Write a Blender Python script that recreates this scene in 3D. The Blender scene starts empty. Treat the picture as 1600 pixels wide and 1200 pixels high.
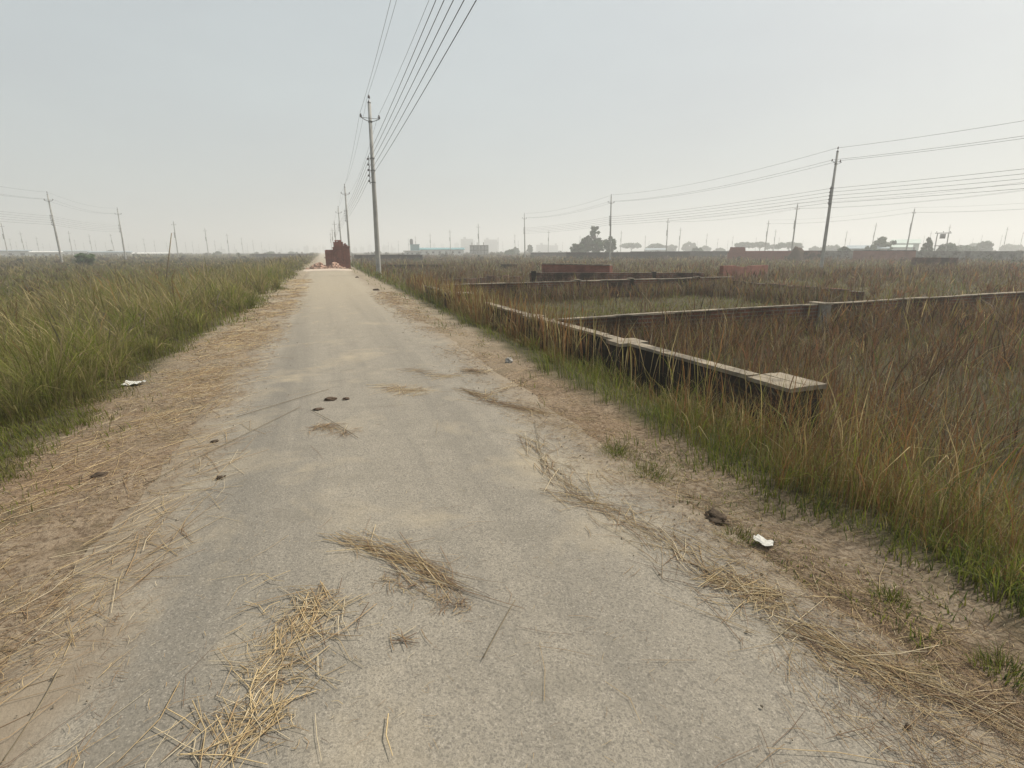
import bpy, math, random
import numpy as np

# ---------------------------------------------------------------- camera, world, sun, exposure
SC = bpy.context.scene
COL = SC.collection
H = 1.6
FPX = 822.0
YAW, PIT, ROL = math.radians(19.2), math.radians(14.2), math.radians(0.2)
_F = np.array([math.sin(YAW)*math.cos(PIT), math.cos(YAW)*math.cos(PIT), -math.sin(PIT)])
_R0 = np.array([math.cos(YAW), -math.sin(YAW), 0.0]); _U0 = np.cross(_R0, _F)
_R = _R0*math.cos(ROL) - _U0*math.sin(ROL); _U = np.cross(_R, _F)
CAMP = np.array([0.0, 0.0, H])
from mathutils import Matrix, Vector, noise as mnoise
cam_d = bpy.data.cameras.new("camera"); cam = bpy.data.objects.new("camera", cam_d); COL.objects.link(cam)
cam.matrix_world = Matrix(((_R[0], _U[0], -_F[0], 0), (_R[1], _U[1], -_F[1], 0), (_R[2], _U[2], -_F[2], H), (0, 0, 0, 1)))
cam_d.sensor_width = 36.0; cam_d.lens = FPX/1600*36.0
cam_d.clip_start = 0.05; cam_d.clip_end = 20000
SC.camera = cam

SUN_AZ = math.radians(84)     # clockwise from +Y (the road)
SUN_EL = math.radians(50)
world = bpy.data.worlds.new("World"); SC.world = world; world.use_nodes = True
wn = world.node_tree.nodes; wl = world.node_tree.links
wn.clear()
w_out = wn.new("ShaderNodeOutputWorld"); w_bg = wn.new("ShaderNodeBackground"); w_sky = wn.new("ShaderNodeTexSky")
w_sky.sky_type = 'NISHITA'; w_sky.sun_disc = False
w_sky.sun_elevation = SUN_EL; w_sky.sun_rotation = SUN_AZ
w_sky.air_density = 1.0; w_sky.dust_density = 6.0; w_sky.ozone_density = 1.0; w_sky.altitude = 0
# thin high overcast: the blue of the clear sky is mostly veiled by pale grey
w_mix = wn.new("ShaderNodeMix"); w_mix.data_type = 'RGBA'; w_mix.inputs[0].default_value = 0.72
w_mix.inputs[7].default_value = (5.7, 6.25, 6.35, 1)
w_bg.inputs[1].default_value = 0.10
w_tc = wn.new("ShaderNodeTexCoord"); w_mp = wn.new("ShaderNodeMapping"); w_mp.inputs[3].default_value = (1.6, 1.6, 4.5)
w_no = wn.new("ShaderNodeTexNoise"); w_no.inputs['Scale'].default_value = 1.5; w_no.inputs['Detail'].default_value = 5; w_no.inputs['Roughness'].default_value = 0.5
w_rp = wn.new("ShaderNodeValToRGB"); w_rp.color_ramp.elements[0].position = 0.3; w_rp.color_ramp.elements[1].position = 0.7
w_rp.color_ramp.elements[0].color = (5.6, 6.1, 6.2, 1); w_rp.color_ramp.elements[1].color = (6.25, 6.9, 6.9, 1)
wl.new(w_tc.outputs['Generated'], w_mp.inputs[0]); wl.new(w_mp.outputs[0], w_no.inputs['Vector']); wl.new(w_no.outputs[0], w_rp.inputs[0]); wl.new(w_rp.outputs[0], w_mix.inputs[7])
wl.new(w_sky.outputs[0], w_mix.inputs[6]); wl.new(w_mix.outputs[2], w_bg.inputs[0]); wl.new(w_bg.outputs[0], w_out.inputs[0])

sun_d = bpy.data.lights.new("sun", 'SUN'); sun_d.energy = 5.0; sun_d.angle = math.radians(2.0); sun_d.color = (1.0, 0.93, 0.82)
sun = bpy.data.objects.new("sun", sun_d); COL.objects.link(sun)
_sd = Vector((math.sin(SUN_AZ)*math.cos(SUN_EL), math.cos(SUN_AZ)*math.cos(SUN_EL), math.sin(SUN_EL)))
sun.rotation_euler = _sd.to_track_quat('Z', 'Y').to_euler(); sun.location = _sd*100

SC.view_settings.view_transform = 'Standard'; SC.view_settings.look = 'None'
SC.view_settings.gamma = 1.0; SC.view_settings.use_curve_mapping = False
SC.view_settings.exposure = 0.08
SC.cycles.use_denoising = True
SC.cycles.max_bounces = 6; SC.cycles.transparent_max_bounces = 4; SC.cycles.diffuse_bounces = 3

# ---------------------------------------------------------------- helpers
def ray(px, py): return _F*FPX + _R*(px-800) - _U*(py-600)
def cast(px, py, z=0.0):
    d = ray(px, py); return CAMP + d*((z-H)/d[2])
def at_dist(px, py, D):
    """point on the photo ray through (px,py) at horizontal distance D from the camera"""
    d = ray(px, py); return CAMP + d*(D/math.hypot(d[0], d[1]))

rng = np.random.default_rng(11)
random.seed(7)

def _h(ix, iy, s):
    n = (ix.astype(np.int64)*374761393 + iy.astype(np.int64)*668265263 + s*1442695041) & 0xffffffff
    n = ((n ^ (n >> 13))*1274126177) & 0xffffffff
    n = n ^ (n >> 16)
    return (n & 0xffff)/65535.0
def vnoise(x, y, s=0):
    x = np.asarray(x, float); y = np.asarray(y, float)
    ix = np.floor(x); iy = np.floor(y); fx = x-ix; fy = y-iy
    fx = fx*fx*(3-2*fx); fy = fy*fy*(3-2*fy)
    a = _h(ix, iy, s); b = _h(ix+1, iy, s); c = _h(ix, iy+1, s); d = _h(ix+1, iy+1, s)
    return (a*(1-fx)+b*fx)*(1-fy) + (c*(1-fx)+d*fx)*fy
def fbm(x, y, s=0, o=3):
    t = 0; a = 0.5; m = 0
    for k in range(o):
        t = t + a*vnoise(np.asarray(x)*2**k, np.asarray(y)*2**k, s+k*17); m += a; a *= 0.5
    return t/m
def sstep(a, b, x):
    t = np.clip((np.asarray(x, float)-a)/(b-a), 0, 1); return t*t*(3-2*t)

ROADX = 0.30
def edge_left(y):  return -2.12 + 0.16*(1-sstep(5, 8, y)) + 0.42*(fbm(np.asarray(y)*0.55, 3.1, 5)-0.5)*2 + 0.22*(fbm(np.asarray(y)*2.6, 1.1, 15)-0.5)*2 + 0.45*sstep(9, 18, y)
def edge_right(y): return 2.66 + 0.30*(fbm(np.asarray(y)*0.8, 9.7, 6)-0.5)*2 + 0.2*(fbm(np.asarray(y)*2.9, 4.1, 16)-0.5)*2 + 0.2*sstep(3, 12, y)
def hgt(x, y):
    x = np.asarray(x, float); y = np.asarray(y, float)
    l = sstep(-2.3, -5.2, x) if False else 1-sstep(-5.2, -2.3, x)
    r = sstep(2.8, 4.6, x)
    off = np.maximum(l, r)
    z = -0.36*off + off*0.16*(fbm(x*0.35, y*0.35, 31)-0.5)
    sh = np.clip(sstep(1.75, 2.25, x) + 1-sstep(-1.4, -0.95, x), 0, 1)
    z = z - 0.05*(1-sh) + sh*0.028*(fbm(x*2.6, y*2.6, 77)-0.45)*2
    return z
def gz(x, y): return float(hgt(np.array([x]), np.array([y]))[0])
def rz_road(x, y=0):
    return -0.09*(sstep(2.0, 2.7, x)+1-sstep(-1.9, -1.2, x)) + 0.022*(1-((x-ROADX-0.15)/1.85)**2)

def tag(o, label=None, cat=None, group=None, kind=None):
    if label: o["label"] = label
    if cat: o["category"] = cat
    if group: o["group"] = group
    if kind: o["kind"] = kind
    return o
def thing(name, label, cat, loc=(0, 0, 0), rz=0.0, group=None):
    o = bpy.data.objects.new(name, None); COL.objects.link(o)
    o.empty_display_size = 0.3
    o.location = loc; o.rotation_euler = (0, 0, rz)
    return tag(o, label, cat, group)
def copy_tree(o, parent=None):
    c = o.copy(); COL.objects.link(c)
    if parent is not None: c.parent = parent
    for ch in list(o.children): copy_tree(ch, c)
    return c

def raw_mesh(name, V, loops, starts, mat, parent=None, col=None, smooth=False):
    me = bpy.data.meshes.new(name)
    V = np.asarray(V, np.float32); loops = np.asarray(loops, np.int32); starts = np.asarray(starts, np.int32)
    me.vertices.add(len(V)); me.vertices.foreach_set("co", V.ravel())
    me.loops.add(len(loops)); me.loops.foreach_set("vertex_index", loops)
    me.polygons.add(len(starts)); me.polygons.foreach_set("loop_start", starts)
    if smooth: me.polygons.foreach_set("use_smooth", np.ones(len(starts), bool))
    if col is not None:
        ca = me.color_attributes.new("Col", 'FLOAT_COLOR', 'POINT')
        c4 = np.ones((len(V), 4), np.float32); c4[:, :3] = col; ca.data.foreach_set("color", c4.ravel())
    me.update(calc_edges=True); me.validate()
    me.materials.append(mat)
    o = bpy.data.objects.new(name, me); COL.objects.link(o)
    if parent is not None: o.parent = parent
    return o

class MB:
    def __init__(s): s.v = []; s.f = []
    def box(s, c, d, rz=0.0, taper=1.0, jit=0.0, rx=0.0, ry=0.0):
        n = len(s.v); M = Matrix.Rotation(rz, 3, 'Z') @ Matrix.Rotation(ry, 3, 'Y') @ Matrix.Rotation(rx, 3, 'X')
        for z in (-.5, .5):
            k = 1.0 if z < 0 else taper
            for (x, y) in ((-.5, -.5), (.5, -.5), (.5, .5), (-.5, .5)):
                p = Vector((x*d[0]*k, y*d[1]*k, z*d[2]))
                if jit: p += Vector((random.uniform(-jit, jit), random.uniform(-jit, jit), random.uniform(-jit, jit)))
                s.v.append(tuple(M @ p + Vector(c)))
        s.f += [tuple(n+i for i in q) for q in ((3, 2, 1, 0), (4, 5, 6, 7), (0, 1, 5, 4), (1, 2, 6, 5), (2, 3, 7, 6), (3, 0, 4, 7))]
        return s
    def tube(s, pts, rad, sides=8, cap=True):
        pts = [Vector(p) for p in pts]
        if not hasattr(rad, '__len__'): rad = [rad]*len(pts)
        n0 = len(s.v)
        for i, p in enumerate(pts):
            t = (pts[min(i+1, len(pts)-1)]-pts[max(i-1, 0)]).normalized()
            a = Vector((0, 0, 1)) if abs(t.z) < 0.9 else Vector((1, 0, 0))
            u = t.cross(a).normalized(); w = t.cross(u)
            for k in range(sides):
                an = 2*math.pi*k/sides
                s.v.append(tuple(p + (u*math.cos(an)+w*math.sin(an))*rad[i]))
        for i in range(len(pts)-1):
            for k in range(sides):
                a = n0+i*sides+k; b = n0+i*sides+(k+1) % sides
                s.f.append((a, a+sides, b+sides, b))
        if cap:
            s.f.append(tuple(n0+k for k in range(sides)))
            s.f.append(tuple(n0+(len(pts)-1)*sides+k for k in reversed(range(sides))))
        return s
    def lathe(s, prof, c=(0, 0, 0), sides=10):
        return s.tube([(c[0], c[1], c[2]+z) for r, z in prof], [r for r, z in prof], sides)
    def lump(s, c, d, seed=0, rough=0.25, nu=10, nv=6, base=False):
        n0 = len(s.v)
        for j in range(nv+1):
            ph = math.pi*j/nv
            for i in range(nu):
                th = 2*math.pi*i/nu
                p = Vector((math.sin(ph)*math.cos(th), math.sin(ph)*math.sin(th), -math.cos(ph)))
                k = 1+rough*mnoise.noise(p*1.7+Vector((seed*3.1, seed*1.7, 0)))*1.6+rough*0.7*mnoise.noise(p*5.3+Vector((seed, 0, seed*2.0)))
                q = p*k
                z = q.z*d[2]
                if base and z < -0.15*d[2]: z = -0.15*d[2]
                s.v.append((c[0]+q.x*d[0], c[1]+q.y*d[1], c[2]+z))
        for j in range(nv):
            for i in range(nu):
                a = n0+j*nu+i; b = n0+j*nu+(i+1) % nu
                s.f.append((a, b, b+nu, a+nu))
        return s
    def build(s, name, mat, parent=None, smooth=False, loc=None):
        me = bpy.data.meshes.new(name); me.from_pydata(s.v, [], s.f); me.update(); me.materials.append(mat)
        if smooth: me.polygons.foreach_set("use_smooth", [True]*len(me.polygons))
        o = bpy.data.objects.new(name, me); COL.objects.link(o)
        if parent is not None: o.parent = parent
        if loc is not None: o.location = loc
        return o

# ---------------------------------------------------------------- materials
def newmat(name):
    m = bpy.data.materials.new(name); m.use_nodes = True
    nt = m.node_tree; nt.nodes.clear()
    out = nt.nodes.new("ShaderNodeOutputMaterial")
    return m, nt, out
class NB:
    """small node-building helper"""
    def __init__(s, nt): s.nt = nt; s.N = nt.nodes; s.L = nt.links
    def put(s, sock, v):
        if v is None: return
        if isinstance(v, bpy.types.NodeSocket): s.L.new(v, sock)
        elif hasattr(v, '__len__') and len(v) == 3 and sock.type == 'RGBA': sock.default_value = (*v, 1)
        else: sock.default_value = v
    def coord(s, kind="Object"):
        return s.N.new("ShaderNodeTexCoord").outputs[kind]
    def mapping(s, v, scale=(1, 1, 1), loc=(0, 0, 0), rot=(0, 0, 0)):
        n = s.N.new("ShaderNodeMapping"); s.L.new(v, n.inputs[0]); n.inputs[1].default_value = loc; n.inputs[2].default_value = rot; n.inputs[3].default_value = scale; return n.outputs[0]
    def noise(s, v, scale, detail=3, rough=0.55, dist=0.0):
        n = s.N.new("ShaderNodeTexNoise"); s.L.new(v, n.inputs['Vector']); n.inputs['Scale'].default_value = scale
        n.inputs['Detail'].default_value = detail; n.inputs['Roughness'].default_value = rough; n.inputs['Distortion'].default_value = dist; return n.outputs[0]
    def voro(s, v, scale, out="Color"):
        n = s.N.new("ShaderNodeTexVoronoi"); s.L.new(v, n.inputs['Vector']); n.inputs['Scale'].default_value = scale; return n.outputs[out]
    def ramp(s, f, stops):
        n = s.N.new("ShaderNodeValToRGB"); s.L.new(f, n.inputs[0]); e = n.color_ramp.elements
        while len(e) < len(stops): e.new(0.5)
        for k, (p, c) in enumerate(stops):
            e[k].position = p; e[k].color = (c, c, c, 1) if not hasattr(c, '__len__') else (*c, 1)
        return n.outputs[0]
    def mix(s, f, a, b, mode='MIX'):
        n = s.N.new("ShaderNodeMix"); n.data_type = 'RGBA'; n.blend_type = mode
        s.put(n.inputs[0], f); s.put(n.inputs[6], a); s.put(n.inputs[7], b); return n.outputs[2]
    def math(s, op, a, b=None, c=None, clamp=False):
        n = s.N.new("ShaderNodeMath"); n.operation = op; n.use_clamp = clamp
        s.put(n.inputs[0], a); s.put(n.inputs[1], b)
        if c is not None: s.put(n.inputs[2], c)
        return n.outputs[0]
    def sep(s, v):
        n = s.N.new("ShaderNodeSeparateXYZ"); s.L.new(v, n.inputs[0]); return n.outputs
    def comb(s, x, y, z):
        n = s.N.new("ShaderNodeCombineXYZ"); s.put(n.inputs[0], x); s.put(n.inputs[1], y); s.put(n.inputs[2], z); return n.outputs[0]
    def maprange(s, v, a, b, c=0.0, d=1.0, smooth=True):
        n = s.N.new("ShaderNodeMapRange"); n.interpolation_type = 'SMOOTHSTEP' if smooth else 'LINEAR'
        s.put(n.inputs[0], v); n.inputs[1].default_value = a; n.inputs[2].default_value = b; n.inputs[3].default_value = c; n.inputs[4].default_value = d; return n.outputs[0]
    def attr(s, name):
        n = s.N.new("ShaderNodeAttribute"); n.attribute_name = name; return n.outputs[0]
    def rand(s): return s.N.new("ShaderNodeObjectInfo").outputs['Random']
    def bump(s, h, strength=0.3, dist=0.02):
        n = s.N.new("ShaderNodeBump"); n.inputs['Strength'].default_value = strength; n.inputs['Distance'].default_value = dist; s.L.new(h, n.inputs['Height']); return n.outputs[0]
    def bsdf(s, out, col, rough=0.8, normal=None, spec=0.3, metal=0.0):
        n = s.N.new("ShaderNodeBsdfPrincipled"); s.put(n.inputs['Base Color'], col); s.put(n.inputs['Roughness'], rough)
        n.inputs['Specular IOR Level'].default_value = spec; n.inputs['Metallic'].default_value = metal
        if normal is not None: s.L.new(normal, n.inputs['Normal'])
        s.L.new(n.outputs[0], out.inputs[0]); return n

def mat_simple(name, col, rough=0.8, var=0.35, scale=3.0, spec=0.3, bump=0.2, metal=0.0, stain=None):
    m, nt, out = newmat(name); b = NB(nt); co = b.coord()
    n = b.noise(co, scale, 5, 0.6)
    lo = tuple(c*(1-var) for c in col); hi = tuple(min(1, c*(1+var)) for c in col)
    c = b.ramp(n, [(0.3, lo), (0.7, hi)])
    if stain: c = b.mix(b.ramp(b.noise(co, scale*0.4, 4, 0.65), [(0.48, 0.0), (0.62, 1.0)]), c, stain)
    b.bsdf(out, c, rough, b.bump(b.noise(co, scale*9, 4), bump, 0.01) if bump else None, spec, metal)
    return m

def mat_foliage(name, trans=0.35):
    m, nt, out = newmat(name); b = NB(nt); c = b.attr("Col")
    d = b.N.new("ShaderNodeBsdfPrincipled"); b.L.new(c, d.inputs['Base Color']); d.inputs['Roughness'].default_value = 0.6; d.inputs['Specular IOR Level'].default_value = 0.25
    t = b.N.new("ShaderNodeBsdfTranslucent"); b.L.new(c, t.inputs[0])
    mx = b.N.new("ShaderNodeMixShader"); mx.inputs[0].default_value = trans
    b.L.new(d.outputs[0], mx.inputs[1]); b.L.new(t.outputs[0], mx.inputs[2]); b.L.new(mx.outputs[0], out.inputs[0])
    return m

def mat_brick(name, c1, c2, mortar, dirt=(0.03, 0.026, 0.02), dirt_amt=0.5, ms=0.012):
    m, nt, out = newmat(name); b = NB(nt); co = b.coord()
    x, y, z = b.sep(co)
    v = b.comb(b.math('ADD', x, y), z, 0.0)
    br = b.N.new("ShaderNodeTexBrick"); b.L.new(v, br.inputs['Vector'])
    b.put(br.inputs['Color1'], c1); b.put(br.inputs['Color2'], c2); b.put(br.inputs['Mortar'], mortar)
    br.inputs['Scale'].default_value = 1.0; br.inputs['Mortar Size'].default_value = ms
    br.inputs['Brick Width'].default_value = 0.25; br.inputs['Row Height'].default_value = 0.083
    br.inputs['Bias'].default_value = 0.0
    c = br.outputs[0]
    n = b.noise(co, 1.1, 5, 0.65)
    d = b.ramp(n, [(0.5-0.3*dirt_amt, 0.0), (0.75-0.3*dirt_amt, 1.0)])
    c = b.mix(b.math('MULTIPLY', d, min(1.0, dirt_amt+0.35)), c, dirt)
    c = b.mix(0.35, c, b.ramp(b.noise(co, 14, 4, 0.7), [(0.3, 0.25), (0.7, 0.85)]), 'MULTIPLY')
    hgt_ = b.math('ADD', br.outputs['Fac'], b.math('MULTIPLY', b.noise(co, 30, 3), -0.6))
    nb = b.N.new("ShaderNodeBump"); nb.inputs['Strength'].default_value = 0.6; nb.inputs['Distance'].default_value = 0.012; nb.invert = True
    b.L.new(hgt_, nb.inputs['Height'])
    b.bsdf(out, c, 0.9, nb.outputs[0], 0.2)
    return m

M = {}
M['grass'] = mat_foliage('grass_blades', 0.5)
M['leaf'] = mat_foliage('tree_leaves', 0.3)
M['straw'] = mat_foliage('straw_stems', 0.15)
M['concrete'] = mat_simple('pole_concrete', (0.30, 0.295, 0.275), 0.85, 0.22, 1.5, 0.2, 0.15)
M['metal'] = mat_simple('galvanised_steel', (0.13, 0.13, 0.13), 0.5, 0.3, 8, 0.5, 0.05, 0.6)
M['porcelain'] = mat_simple('porcelain_insulator', (0.05, 0.03, 0.025), 0.25, 0.2, 8, 0.5, 0)
M['wire'] = mat_simple('aluminium_wire', (0.09, 0.09, 0.095), 0.5, 0.1, 2, 0.4, 0)
M['brick'] = mat_brick('brickwork', (0.27, 0.105, 0.07), (0.20, 0.08, 0.058), (0.27, 0.24, 0.2), dirt_amt=0.55)
M['brick_red'] = mat_brick('red_brickwork', (0.31, 0.118, 0.085), (0.25, 0.098, 0.074), (0.24, 0.14, 0.11), (0.10, 0.04, 0.03), 0.25)
M['brick_dark'] = mat_brick('mould_and_shade_brickwork', (0.075, 0.05, 0.04), (0.05, 0.038, 0.032), (0.08, 0.07, 0.06), (0.018, 0.016, 0.013), 0.75)  # near-black tone holds painted-in shade of the road-facing side plus black mould
M['brick_stack'] = mat_brick('stacked_brick', (0.33, 0.125, 0.092), (0.25, 0.095, 0.07), (0.14, 0.065, 0.052), (0.20, 0.085, 0.066), 0.25, 0.006)
M['cement'] = mat_simple('weathered_cement', (0.235, 0.20, 0.15), 0.92, 0.35, 5, 0.15, 0.35, stain=(0.12, 0.105, 0.085))
M['cement_grey'] = mat_simple('grey_cement', (0.22, 0.21, 0.19), 0.92, 0.3, 3, 0.15, 0.3, stain=(0.10, 0.095, 0.08))
M['white_wall'] = mat_simple('whitewash', (0.58, 0.58, 0.55), 0.85, 0.12, 0.4, 0.2, 0)
M['pale_wall'] = mat_simple('pale_render', (0.42, 0.42, 0.40), 0.85, 0.12, 0.4, 0.2, 0)
M['teal'] = mat_simple('teal_sheet', (0.10, 0.26, 0.28), 0.6, 0.15, 0.6, 0.3, 0)
M['bluegrey_roof'] = mat_simple('tin_roof', (0.26, 0.31, 0.33), 0.55, 0.15, 0.6, 0.3, 0)
M['green_roof'] = mat_simple('pale_green_sheet', (0.38, 0.46, 0.41), 0.6, 0.12, 0.5, 0.3, 0)
M['dark'] = mat_simple('dark_opening', (0.03, 0.032, 0.034), 0.5, 0.2, 2, 0.4, 0)
M['tank'] = mat_simple('black_tank', (0.035, 0.04, 0.045), 0.5, 0.2, 2, 0.4, 0)
M['bark'] = mat_simple('bark', (0.10, 0.08, 0.06), 0.9, 0.4, 6, 0.1, 0.4)
M['paper'] = mat_simple('white_paper', (0.50, 0.49, 0.45), 0.8, 0.12, 20, 0.2, 0.1)
M['dung'] = mat_simple('dried_dung', (0.075, 0.056, 0.04), 0.95, 0.4, 40, 0.1, 0.5)
M['clod'] = mat_simple('earth_clod', (0.085, 0.06, 0.042), 0.95, 0.35, 25, 0.1, 0.5)
M['stone'] = mat_simple('grey_stone', (0.30, 0.285, 0.26), 0.9, 0.3, 25, 0.2, 0.5)
M['grit_stone'] = mat_simple('tan_grit', (0.22, 0.185, 0.14), 0.95, 0.4, 25, 0.05, 0.3)
M['rubble'] = mat_simple('brick_rubble', (0.38, 0.25, 0.19), 0.95, 0.5, 3, 0.1, 0.5)
M['bamboo'] = mat_simple('dry_bamboo', (0.16, 0.13, 0.085), 0.8, 0.3, 4, 0.2, 0.1)

# ---- ground
def mat_ground():
    m, nt, out = newmat('field_soil'); b = NB(nt); co = b.coord()
    x, y, z = b.sep(co)
    n1 = b.noise(co, 0.55, 5, 0.6); n2 = b.noise(co, 7, 6, 0.65); n3 = b.noise(co, 90, 3, 0.6)
    big = b.noise(co, 0.022, 4, 0.6)
    n4 = b.noise(co, 28, 6, 0.7); soil = b.ramp(n2, [(0.3, (0.052, 0.046, 0.026)), (0.7, (0.105, 0.09, 0.05))])
    field = b.mix(b.ramp(big, [(0.38, 0.0), (0.62, 1.0)]), (0.062, 0.060, 0.030), (0.088, 0.068, 0.042))
    field = b.mix(0.5, field, soil)
    dirt = b.ramp(n2, [(0.3, (0.145, 0.108, 0.073)), (0.5, (0.20, 0.157, 0.11)), (0.72, (0.27, 0.22, 0.16))])
    dirt = b.mix(b.ramp(n3, [(0.35, 0.0), (0.7, 0.55)]), dirt, (0.30, 0.25, 0.185))
    dirt = b.mix(b.ramp(n1, [(0.4, 0.0), (0.65, 0.6)]), dirt, (0.21, 0.132, 0.076))
    dirt = b.mix(b.ramp(n4, [(0.40, 0.75), (0.52, 0.0)]), dirt, (0.105, 0.075, 0.05))
    dirt = b.mix(b.ramp(b.noise(co, 2.2, 5, 0.7), [(0.5, 0.0), (0.66, 0.55)]), dirt, (0.10, 0.085, 0.05))
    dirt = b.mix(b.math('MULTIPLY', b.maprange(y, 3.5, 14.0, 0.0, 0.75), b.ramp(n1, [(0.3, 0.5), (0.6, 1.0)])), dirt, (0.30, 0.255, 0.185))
    # shoulder band beside the road is bare dirt
    xr = b.math('ADD', x, b.math('MULTIPLY', b.math('SUBTRACT', n1, 0.5), 0.9))
    fl = b.maprange(xr, -2.7, -2.15, 1.0, 0.0); fr = b.maprange(xr, 2.6, 3.0, 0.0, 1.0)
    f = b.math('MAXIMUM', fl, fr)
    c = b.mix(f, dirt, field)
    hh = b.math('ADD', b.math('MULTIPLY', n2, 1.0), b.math('ADD', b.math('MULTIPLY', n3, 0.25), b.math('MULTIPLY', n4, 0.8)))
    b.bsdf(out, c, 0.95, b.bump(hh, 0.7, 0.03), 0.1)
    return m
def axis(lo, hi, fine_lo, fine_hi, step, grow=1.22):
    a = list(np.arange(fine_lo, fine_hi+1e-6, step))
    s = step; v = fine_hi
    while v < hi: s *= grow; v += s; a.append(min(v, hi))
    s = step; v = fine_lo; pre = []
    while v > lo: s *= grow; v -= s; pre.append(max(v, lo))
    return np.array(pre[::-1]+a)
def grid_mesh(name, xs, ys, zf, mat, smooth=True):
    X, Y = np.meshgrid(xs, ys); Z = zf(X, Y)
    V = np.stack([X.ravel(), Y.ravel(), Z.ravel()], 1)
    nx, ny = len(xs), len(ys)
    i, j = np.meshgrid(np.arange(nx-1), np.arange(ny-1)); a = (j*nx+i).ravel()
    loops = np.stack([a, a+1, a+1+nx, a+nx], 1).ravel()
    return raw_mesh(name, V, loops, np.arange(len(a))*4, mat, smooth=smooth)
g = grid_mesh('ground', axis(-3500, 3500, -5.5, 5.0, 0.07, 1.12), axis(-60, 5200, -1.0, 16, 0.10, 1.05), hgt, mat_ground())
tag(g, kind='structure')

def mat_road():
    m, nt, out = newmat('worn_road'); b = NB(nt); co = b.coord()
    x, y, z = b.sep(co)
    n_big = b.noise(co, 0.7, 5, 0.6); n_mid = b.noise(co, 4.5, 5, 0.6); n_fine = b.noise(co, 60, 4, 0.7)
    streak = b.noise(b.mapping(co, (2.2, 0.07, 1.0)), 1.3, 5, 0.65, 0.25)
    stone = b.voro(co, 130); sx = b.N.new("ShaderNodeSeparateColor"); b.L.new(stone, sx.inputs[0])
    stone2 = b.voro(co, 280); sx2 = b.N.new("ShaderNodeSeparateColor"); b.L.new(stone2, sx2.inputs[0])
    base = b.mix(b.ramp(n_mid, [(0.3, 0.0), (0.7, 1.0)]), (0.240, 0.214, 0.171), (0.302, 0.269, 0.215))
    base = b.mix(b.ramp(streak, [(0.47, 0.0), (0.64, 0.6)]), base, (0.19, 0.172, 0.142))
    for x0_, wd_, st_ in ((-0.62, 0.20, 0.72), (0.98, 0.22, 0.5)):
        g_ = b.math('DIVIDE', b.math('ADD', b.math('SUBTRACT', x, x0_), b.math('MULTIPLY', b.math('SUBTRACT', b.noise(b.mapping(co, (1, 0.25, 1)), 0.6, 2), 0.5), 0.5)), wd_)
        tr = b.math('POWER', 2.718, b.math('MULTIPLY', b.math('MULTIPLY', g_, g_), -1.0))
        base = b.mix(b.math('MULTIPLY', b.math('MULTIPLY', tr, st_), b.ramp(streak, [(0.35, 0.35), (0.6, 1.0)])), base, (0.165, 0.150, 0.124))
    # embedded aggregate: scattered light and dark chips
    base = b.mix(b.math('MULTIPLY', b.ramp(sx.outputs[0], [(0.80, 0.0), (0.86, 1.0)]), 0.5), base, (0.085, 0.078, 0.068))
    base = b.mix(b.math('MULTIPLY', b.ramp(sx.outputs[1], [(0.84, 0.0), (0.9, 1.0)]), 0.35), base, (0.40, 0.36, 0.30))
    base = b.mix(b.math('MULTIPLY', b.ramp(sx2.outputs[0], [(0.68, 0.0), (0.74, 1.0)]), 0.5), base, (0.12, 0.11, 0.095))
    base = b.mix(b.ramp(n_fine, [(0.35, 0.45), (0.55, 0.0)]), base, (0.15, 0.135, 0.11))
    base = b.mix(b.ramp(b.noise(co, 2.1, 6, 0.68), [(0.54, 0.0), (0.68, 0.45)]), base, (0.165, 0.148, 0.118))
    # pale blown dust collecting in patches
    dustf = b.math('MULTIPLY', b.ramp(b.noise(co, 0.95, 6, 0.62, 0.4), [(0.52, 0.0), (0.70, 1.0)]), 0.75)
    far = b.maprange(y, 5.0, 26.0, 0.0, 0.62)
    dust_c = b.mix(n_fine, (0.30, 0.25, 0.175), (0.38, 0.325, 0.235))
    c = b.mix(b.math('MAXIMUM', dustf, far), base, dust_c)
    # dirt creeping in from both edges
    xe = b.math('ADD', x, b.math('MULTIPLY', b.math('SUBTRACT', n_big, 0.5), 0.9))
    xe = b.math('ADD', xe, b.math('MULTIPLY', b.math('SUBTRACT', n_mid, 0.5), 0.5))
    fl = b.maprange(xe, -1.25, -0.80, 1.0, 0.0); fr = b.maprange(xe, 1.62, 2.15, 0.0, 1.0)
    dirt = b.ramp(n_mid, [(0.25, (0.175, 0.138, 0.098)), (0.75, (0.27, 0.222, 0.16))])
    c = b.mix(b.math('MULTIPLY', b.math('MAXIMUM', fl, fr), 0.9), c, dirt)
    hh = b.math('ADD', b.math('ADD', b.math('MULTIPLY', sx.outputs[2], 0.35), b.math('MULTIPLY', n_fine, 0.9)), b.math('MULTIPLY', n_mid, 0.7))
    b.bsdf(out, c, 0.88, b.bump(hh, 0.55, 0.012), 0.25)
    return m
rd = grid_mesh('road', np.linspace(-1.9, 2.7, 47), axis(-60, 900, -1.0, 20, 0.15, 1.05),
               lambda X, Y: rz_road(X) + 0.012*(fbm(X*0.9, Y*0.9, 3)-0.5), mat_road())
tag(rd, kind='structure')

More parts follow.
